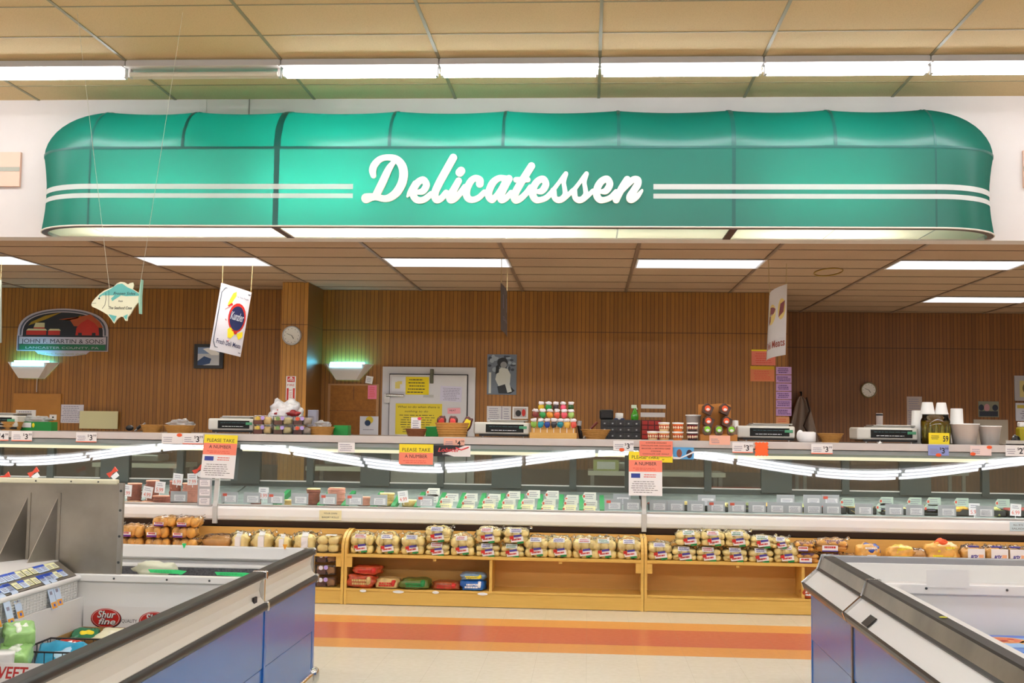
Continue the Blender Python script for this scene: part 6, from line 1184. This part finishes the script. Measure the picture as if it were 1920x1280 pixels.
# black wire basket with bags
t4 = thing('wire_basket', 'black wire basket of frozen bags in the left freezer', 'basket', (-2.325, 4.74, .27)); b = MB(); W_, D_, H_ = .42, .30, .20; r_ = .0028
for z in (0, H_): b.tube([(0, 0, z), (W_, 0, z), (W_, D_, z), (0, D_, z), (0, 0, z)], r_ * (1.5 if z else 1), 5)
for i in range(12): x = W_ * i / 11; b.tube([(x, 0, H_), (x, 0, 0), (x, D_, 0), (x, D_, H_)], r_ * .7, 4)
for z in (H_ * .5,): b.tube([(0, 0, z), (W_, 0, z), (W_, D_, z), (0, D_, z), (0, 0, z)], r_ * .7, 4)
for i in range(6): y = D_ * (i + .5) / 6; b.tube([(0, y, H_), (0, y, 0), (W_, y, 0), (W_, y, H_)], r_ * .7, 4)
b.build('wire_frame', BLACK, t4)
fbag(-2.20, 4.87, .40, .10, .10, .045, 8, 30, TB, BLT, 'turquoise and white frozen bag on the left in the wire basket', 20); fbag(-2.20, 4.95, .445, .05, .04, .025, 5, 25, RD, PAPER, 'small red printed bag on top of the turquoise one', 21); fbag(-2.02, 4.87, .40, .08, .10, .045, -12, 30, BLT, RD, 'pale blue bag with red print on the right in the wire basket', 22); fbag(-1.93, 4.93, .44, .05, .08, .035, -20, 30, PAPER, DG, 'white and green bag at the right end of the wire basket', 23)
b = MB(); b.box(0, .26, -.002, 0, -.14, 0, 0); b.text('SWEET', .095, -.058, .062, -.0028, 1, w=.17, shear=.2, thick=.02); 
tag(b.build('sweet_card', [mk('card_enamel', '#e4e1de'), mk('sweet_red', '#b82828', .4)], loc=(at(-32, 1252, 4.40).x, 4.40, .496)), 'white card with red lettering ending in WEET at the bottom left corner', 'sign')
for i, (px, py) in enumerate([(2, 1226), (2, 1256)]):
    b = MB(); b.lathe([(.045, -.1), (.05, 0), (.052, .004), (.048, .010), (.001, .012)], seg=24); tag(b.build('white_tub', FRIM, loc=at(px, py, 4.46)), 'round white lidded tub at the left picture edge in the freezer, %s one' % ('upper', 'lower')[i], 'tub')

# ---- right freezer
GX, GY1, KY = 1.202, 6.5, 5.47
t = thing('chest_freezer', 'open chest freezer on the right with slanted steel and white edge', 'freezer', (GX, GY1, 0))
def Q(y): return y - GY1
b = MB()
for (ya, yb) in ((NEAR, KY - .006), (KY + .006, GY1 - .05)): b.box(0, .03, Q(ya), Q(yb), .30, .57); b.box(.004, .03, Q(ya), Q(yb), .06, .297)
b.box(0.0, 1.2, -.045, -.02, .06, .57); b.build('side_panel', FB, t, bevel=.003)
b = MB(); b.box(-.006, .03, Q(KY) - .012, Q(KY) + .012, .06, .57); b.build('joint_strip', mk('joint_bronze', '#6a5a50', .35, .5), t)
b = MB(); b.box(.03, .9, Q(NEAR), -.05, .02, .10); b.build('base', DGREY, t)
for (ya, yb) in ((NEAR, KY - .010), (KY + .010, GY1 - .012)):
    b = MB(); b.prism([(-.034, .592), (-.026, .575), (.0, .560), (.03, .560), (.055, .655), (.046, .664)], 'Y', Q(ya), Q(yb)); b.build('bumper_band', FRIM, t)
    b = MB(); b.prism([(.042, .658), (.050, .654), (.075, .735), (.066, .738)], 'Y', Q(ya), Q(yb)); b.build('steel_slope', STEELD, t)
    b = MB(); b.prism([(.064, .735), (.068, .744), (.115, .744), (.120, .735), (.115, .728), (.07, .728)], 'Y', Q(ya), Q(yb)); b.prism([(.036, .668), (.047, .652), (.058, .660), (.050, .678)], 'Y', Q(ya), Q(yb)); b.build('top_rail', RAILB, t)
    b = MB(); b.prism([(-.040, .600), (-.044, .588), (-.034, .568), (-.020, .566), (-.022, .582)], 'Y', Q(ya), Q(yb)); b.build('lower_rail', RAILB, t); b = MB(); b.prism([(-.034, .568), (-.026, .553), (.0, .548), (.0, .558)], 'Y', Q(ya), Q(yb)); b.build('copper_strip', COPPER, t)
for yy, w_ in ((KY, .012), (GY1 - .006, .014)):
    b = MB(); b.prism([(-.048, .596), (-.034, .560), (-.02, .560), (.055, .652), (.080, .730), (.125, .730), (.125, .748), (.062, .748), (.036, .672)], 'Y', Q(yy) - w_, Q(yy) + w_); b.build('joint_cap', CHROME, t, bevel=.003)
b = MB(); xq = -.004; b.prism([(-.034, .600), (-.036, .604), (.004, .640), (.008, .636)], 'Y', Q(5.15), Q(5.05)); b.build('latch', RAILB, t, bevel=.003)
b = MB(); b.box(.06, 1.2, -.05, 0, .70, .745, 1); b.box(.09, 1.2, -.06, 0, .60, .712, 0); b.build('far_rim', [FRIM, m_metal('rim_steel', '#9a9ca4', '#b4b6bc', .3, .6)], t, bevel=.003)
b = MB(); b.box(.11, .125, Q(NEAR), -.05, .12, .73, 0); b.prism([(.118, .735), (.20, .715), (.20, .70), (.118, .70)], 'Y', Q(NEAR), Q(KY), 0); b.box(.15, 1.2, Q(NEAR), -.05, .10, .12, 0); b.box(.125, 1.2, -.075, -.062, .10, .62, 0); b.box(.19, .20, Q(NEAR), Q(KY), .12, .715, 0); b.build('liner', FLIN, t)
b = MB(); b.box(.13, 1.2, Q(KY), Q(KY) + .05, .12, .70, 0); b.box(.14, 1.2, Q(KY) - .015, Q(KY) + .05, .688, .735, 0); b.build('divider', FRIM, t, bevel=.005)
b = MB()
for px in (1735, 1886): xx = XX(px, KY, 1100) - GX; b.blob((xx, Q(KY) - .016, .715), .006, .004, .006)
b.build('screw', DGREY, t)
b = MB(); x0, x1 = XX(1735, KY, 1080) - GX, XX(1815, KY, 1080) - GX; b.box(x0, x1, Q(KY) - .018, Q(KY) - .015, .72, .80); b.build('blank_card', FRIM, t)
b = MB(); b.tube([(0, 0, 0), (.03, 0, -.003), (.05, .0, -.012)], .0018, 5); tag(b.build('wire_clip', INK, loc=at(1668, 1110, 5.3)), 'thin dark wire clip on the inner edge of the right freezer', 'clip')
b = MB(); b.blob((0, 0, 0), .016, .008, .003); tag(b.build('leaf_scrap', mk('scrap_yellow', '#c8c83a'), loc=(1.295, 4.42, .748)), 'small yellow scrap on the black rail of the right freezer', 'scrap')
# pizza boxes
def pizza(z, label, dy=0):
    
    t = thing('frozen_box', label, 'frozen food', (1.66, 5.02 + dy, z)); b = MB(); b.box(0, .42, 0, .40, 0, .045); b.build('carton', mk('pizza_blue', '#3f78c8', .3), t, bevel=.003)
    b = MB(); T = .0458; rd = random.Random(4)
    def P(pts, m, o=0): b.add([(p[0], p[1], T + o) for p in pts], [tuple(range(len(pts)))], m)
    P([(.01, .30), (.41, .30), (.41, .39), (.01, .39)], 1); P([(.01, .10), (.41, .10), (.41, .33), (.01, .33)], 4, .0002)
    for cx, cy, r in ((.14, .27, .10), (.30, .20, .11)):
        P([(cx + r * math.cos(a * .3), cy + r * .75 * math.sin(a * .3)) for a in range(21)], 2, .0004); P([(cx + r * .8 * math.cos(a * .3), cy + r * .6 * math.sin(a * .3)) for a in range(21)], 3, .0006)
        for q in range(7): u, v = cx + r * rd.uniform(-.5, .5), cy + r * rd.uniform(-.4, .4); P([(u + .016 * math.cos(a * .7), v + .013 * math.sin(a * .7)) for a in range(9)], 5 if q % 2 else 2, .0008)
    b.box(.02, .40, -.001, 0, .008, .038, 6)
    for q in range(3): b.box(.04 + q * .12, .13 + q * .12, -.002, -.001, .014, .03, 4)
    b.build('printing', [BLU, mk('pz_royal', '#3a6ad0', .3), mk('pz_crust', '#e8b060', .4), mk('pz_orange', '#e07038', .4), mk('pz_sky', '#8ab8e8', .3), mk('pz_red', '#c03820'), mk('pz_cyan', '#4aa8d8', .3)], t)
PN = ['bottom', 'second', 'third', 'fourth', 'fifth', 'sixth', 'seventh', 'topmost']
for i in range(8):
    for dy, nm_ in ((0, 'rear'), (-.45, 'front')): pizza(.125 + i * .0502, 'blue frozen food box with orange print, %s in the %s stack of the right freezer' % (PN[i], nm_), dy)
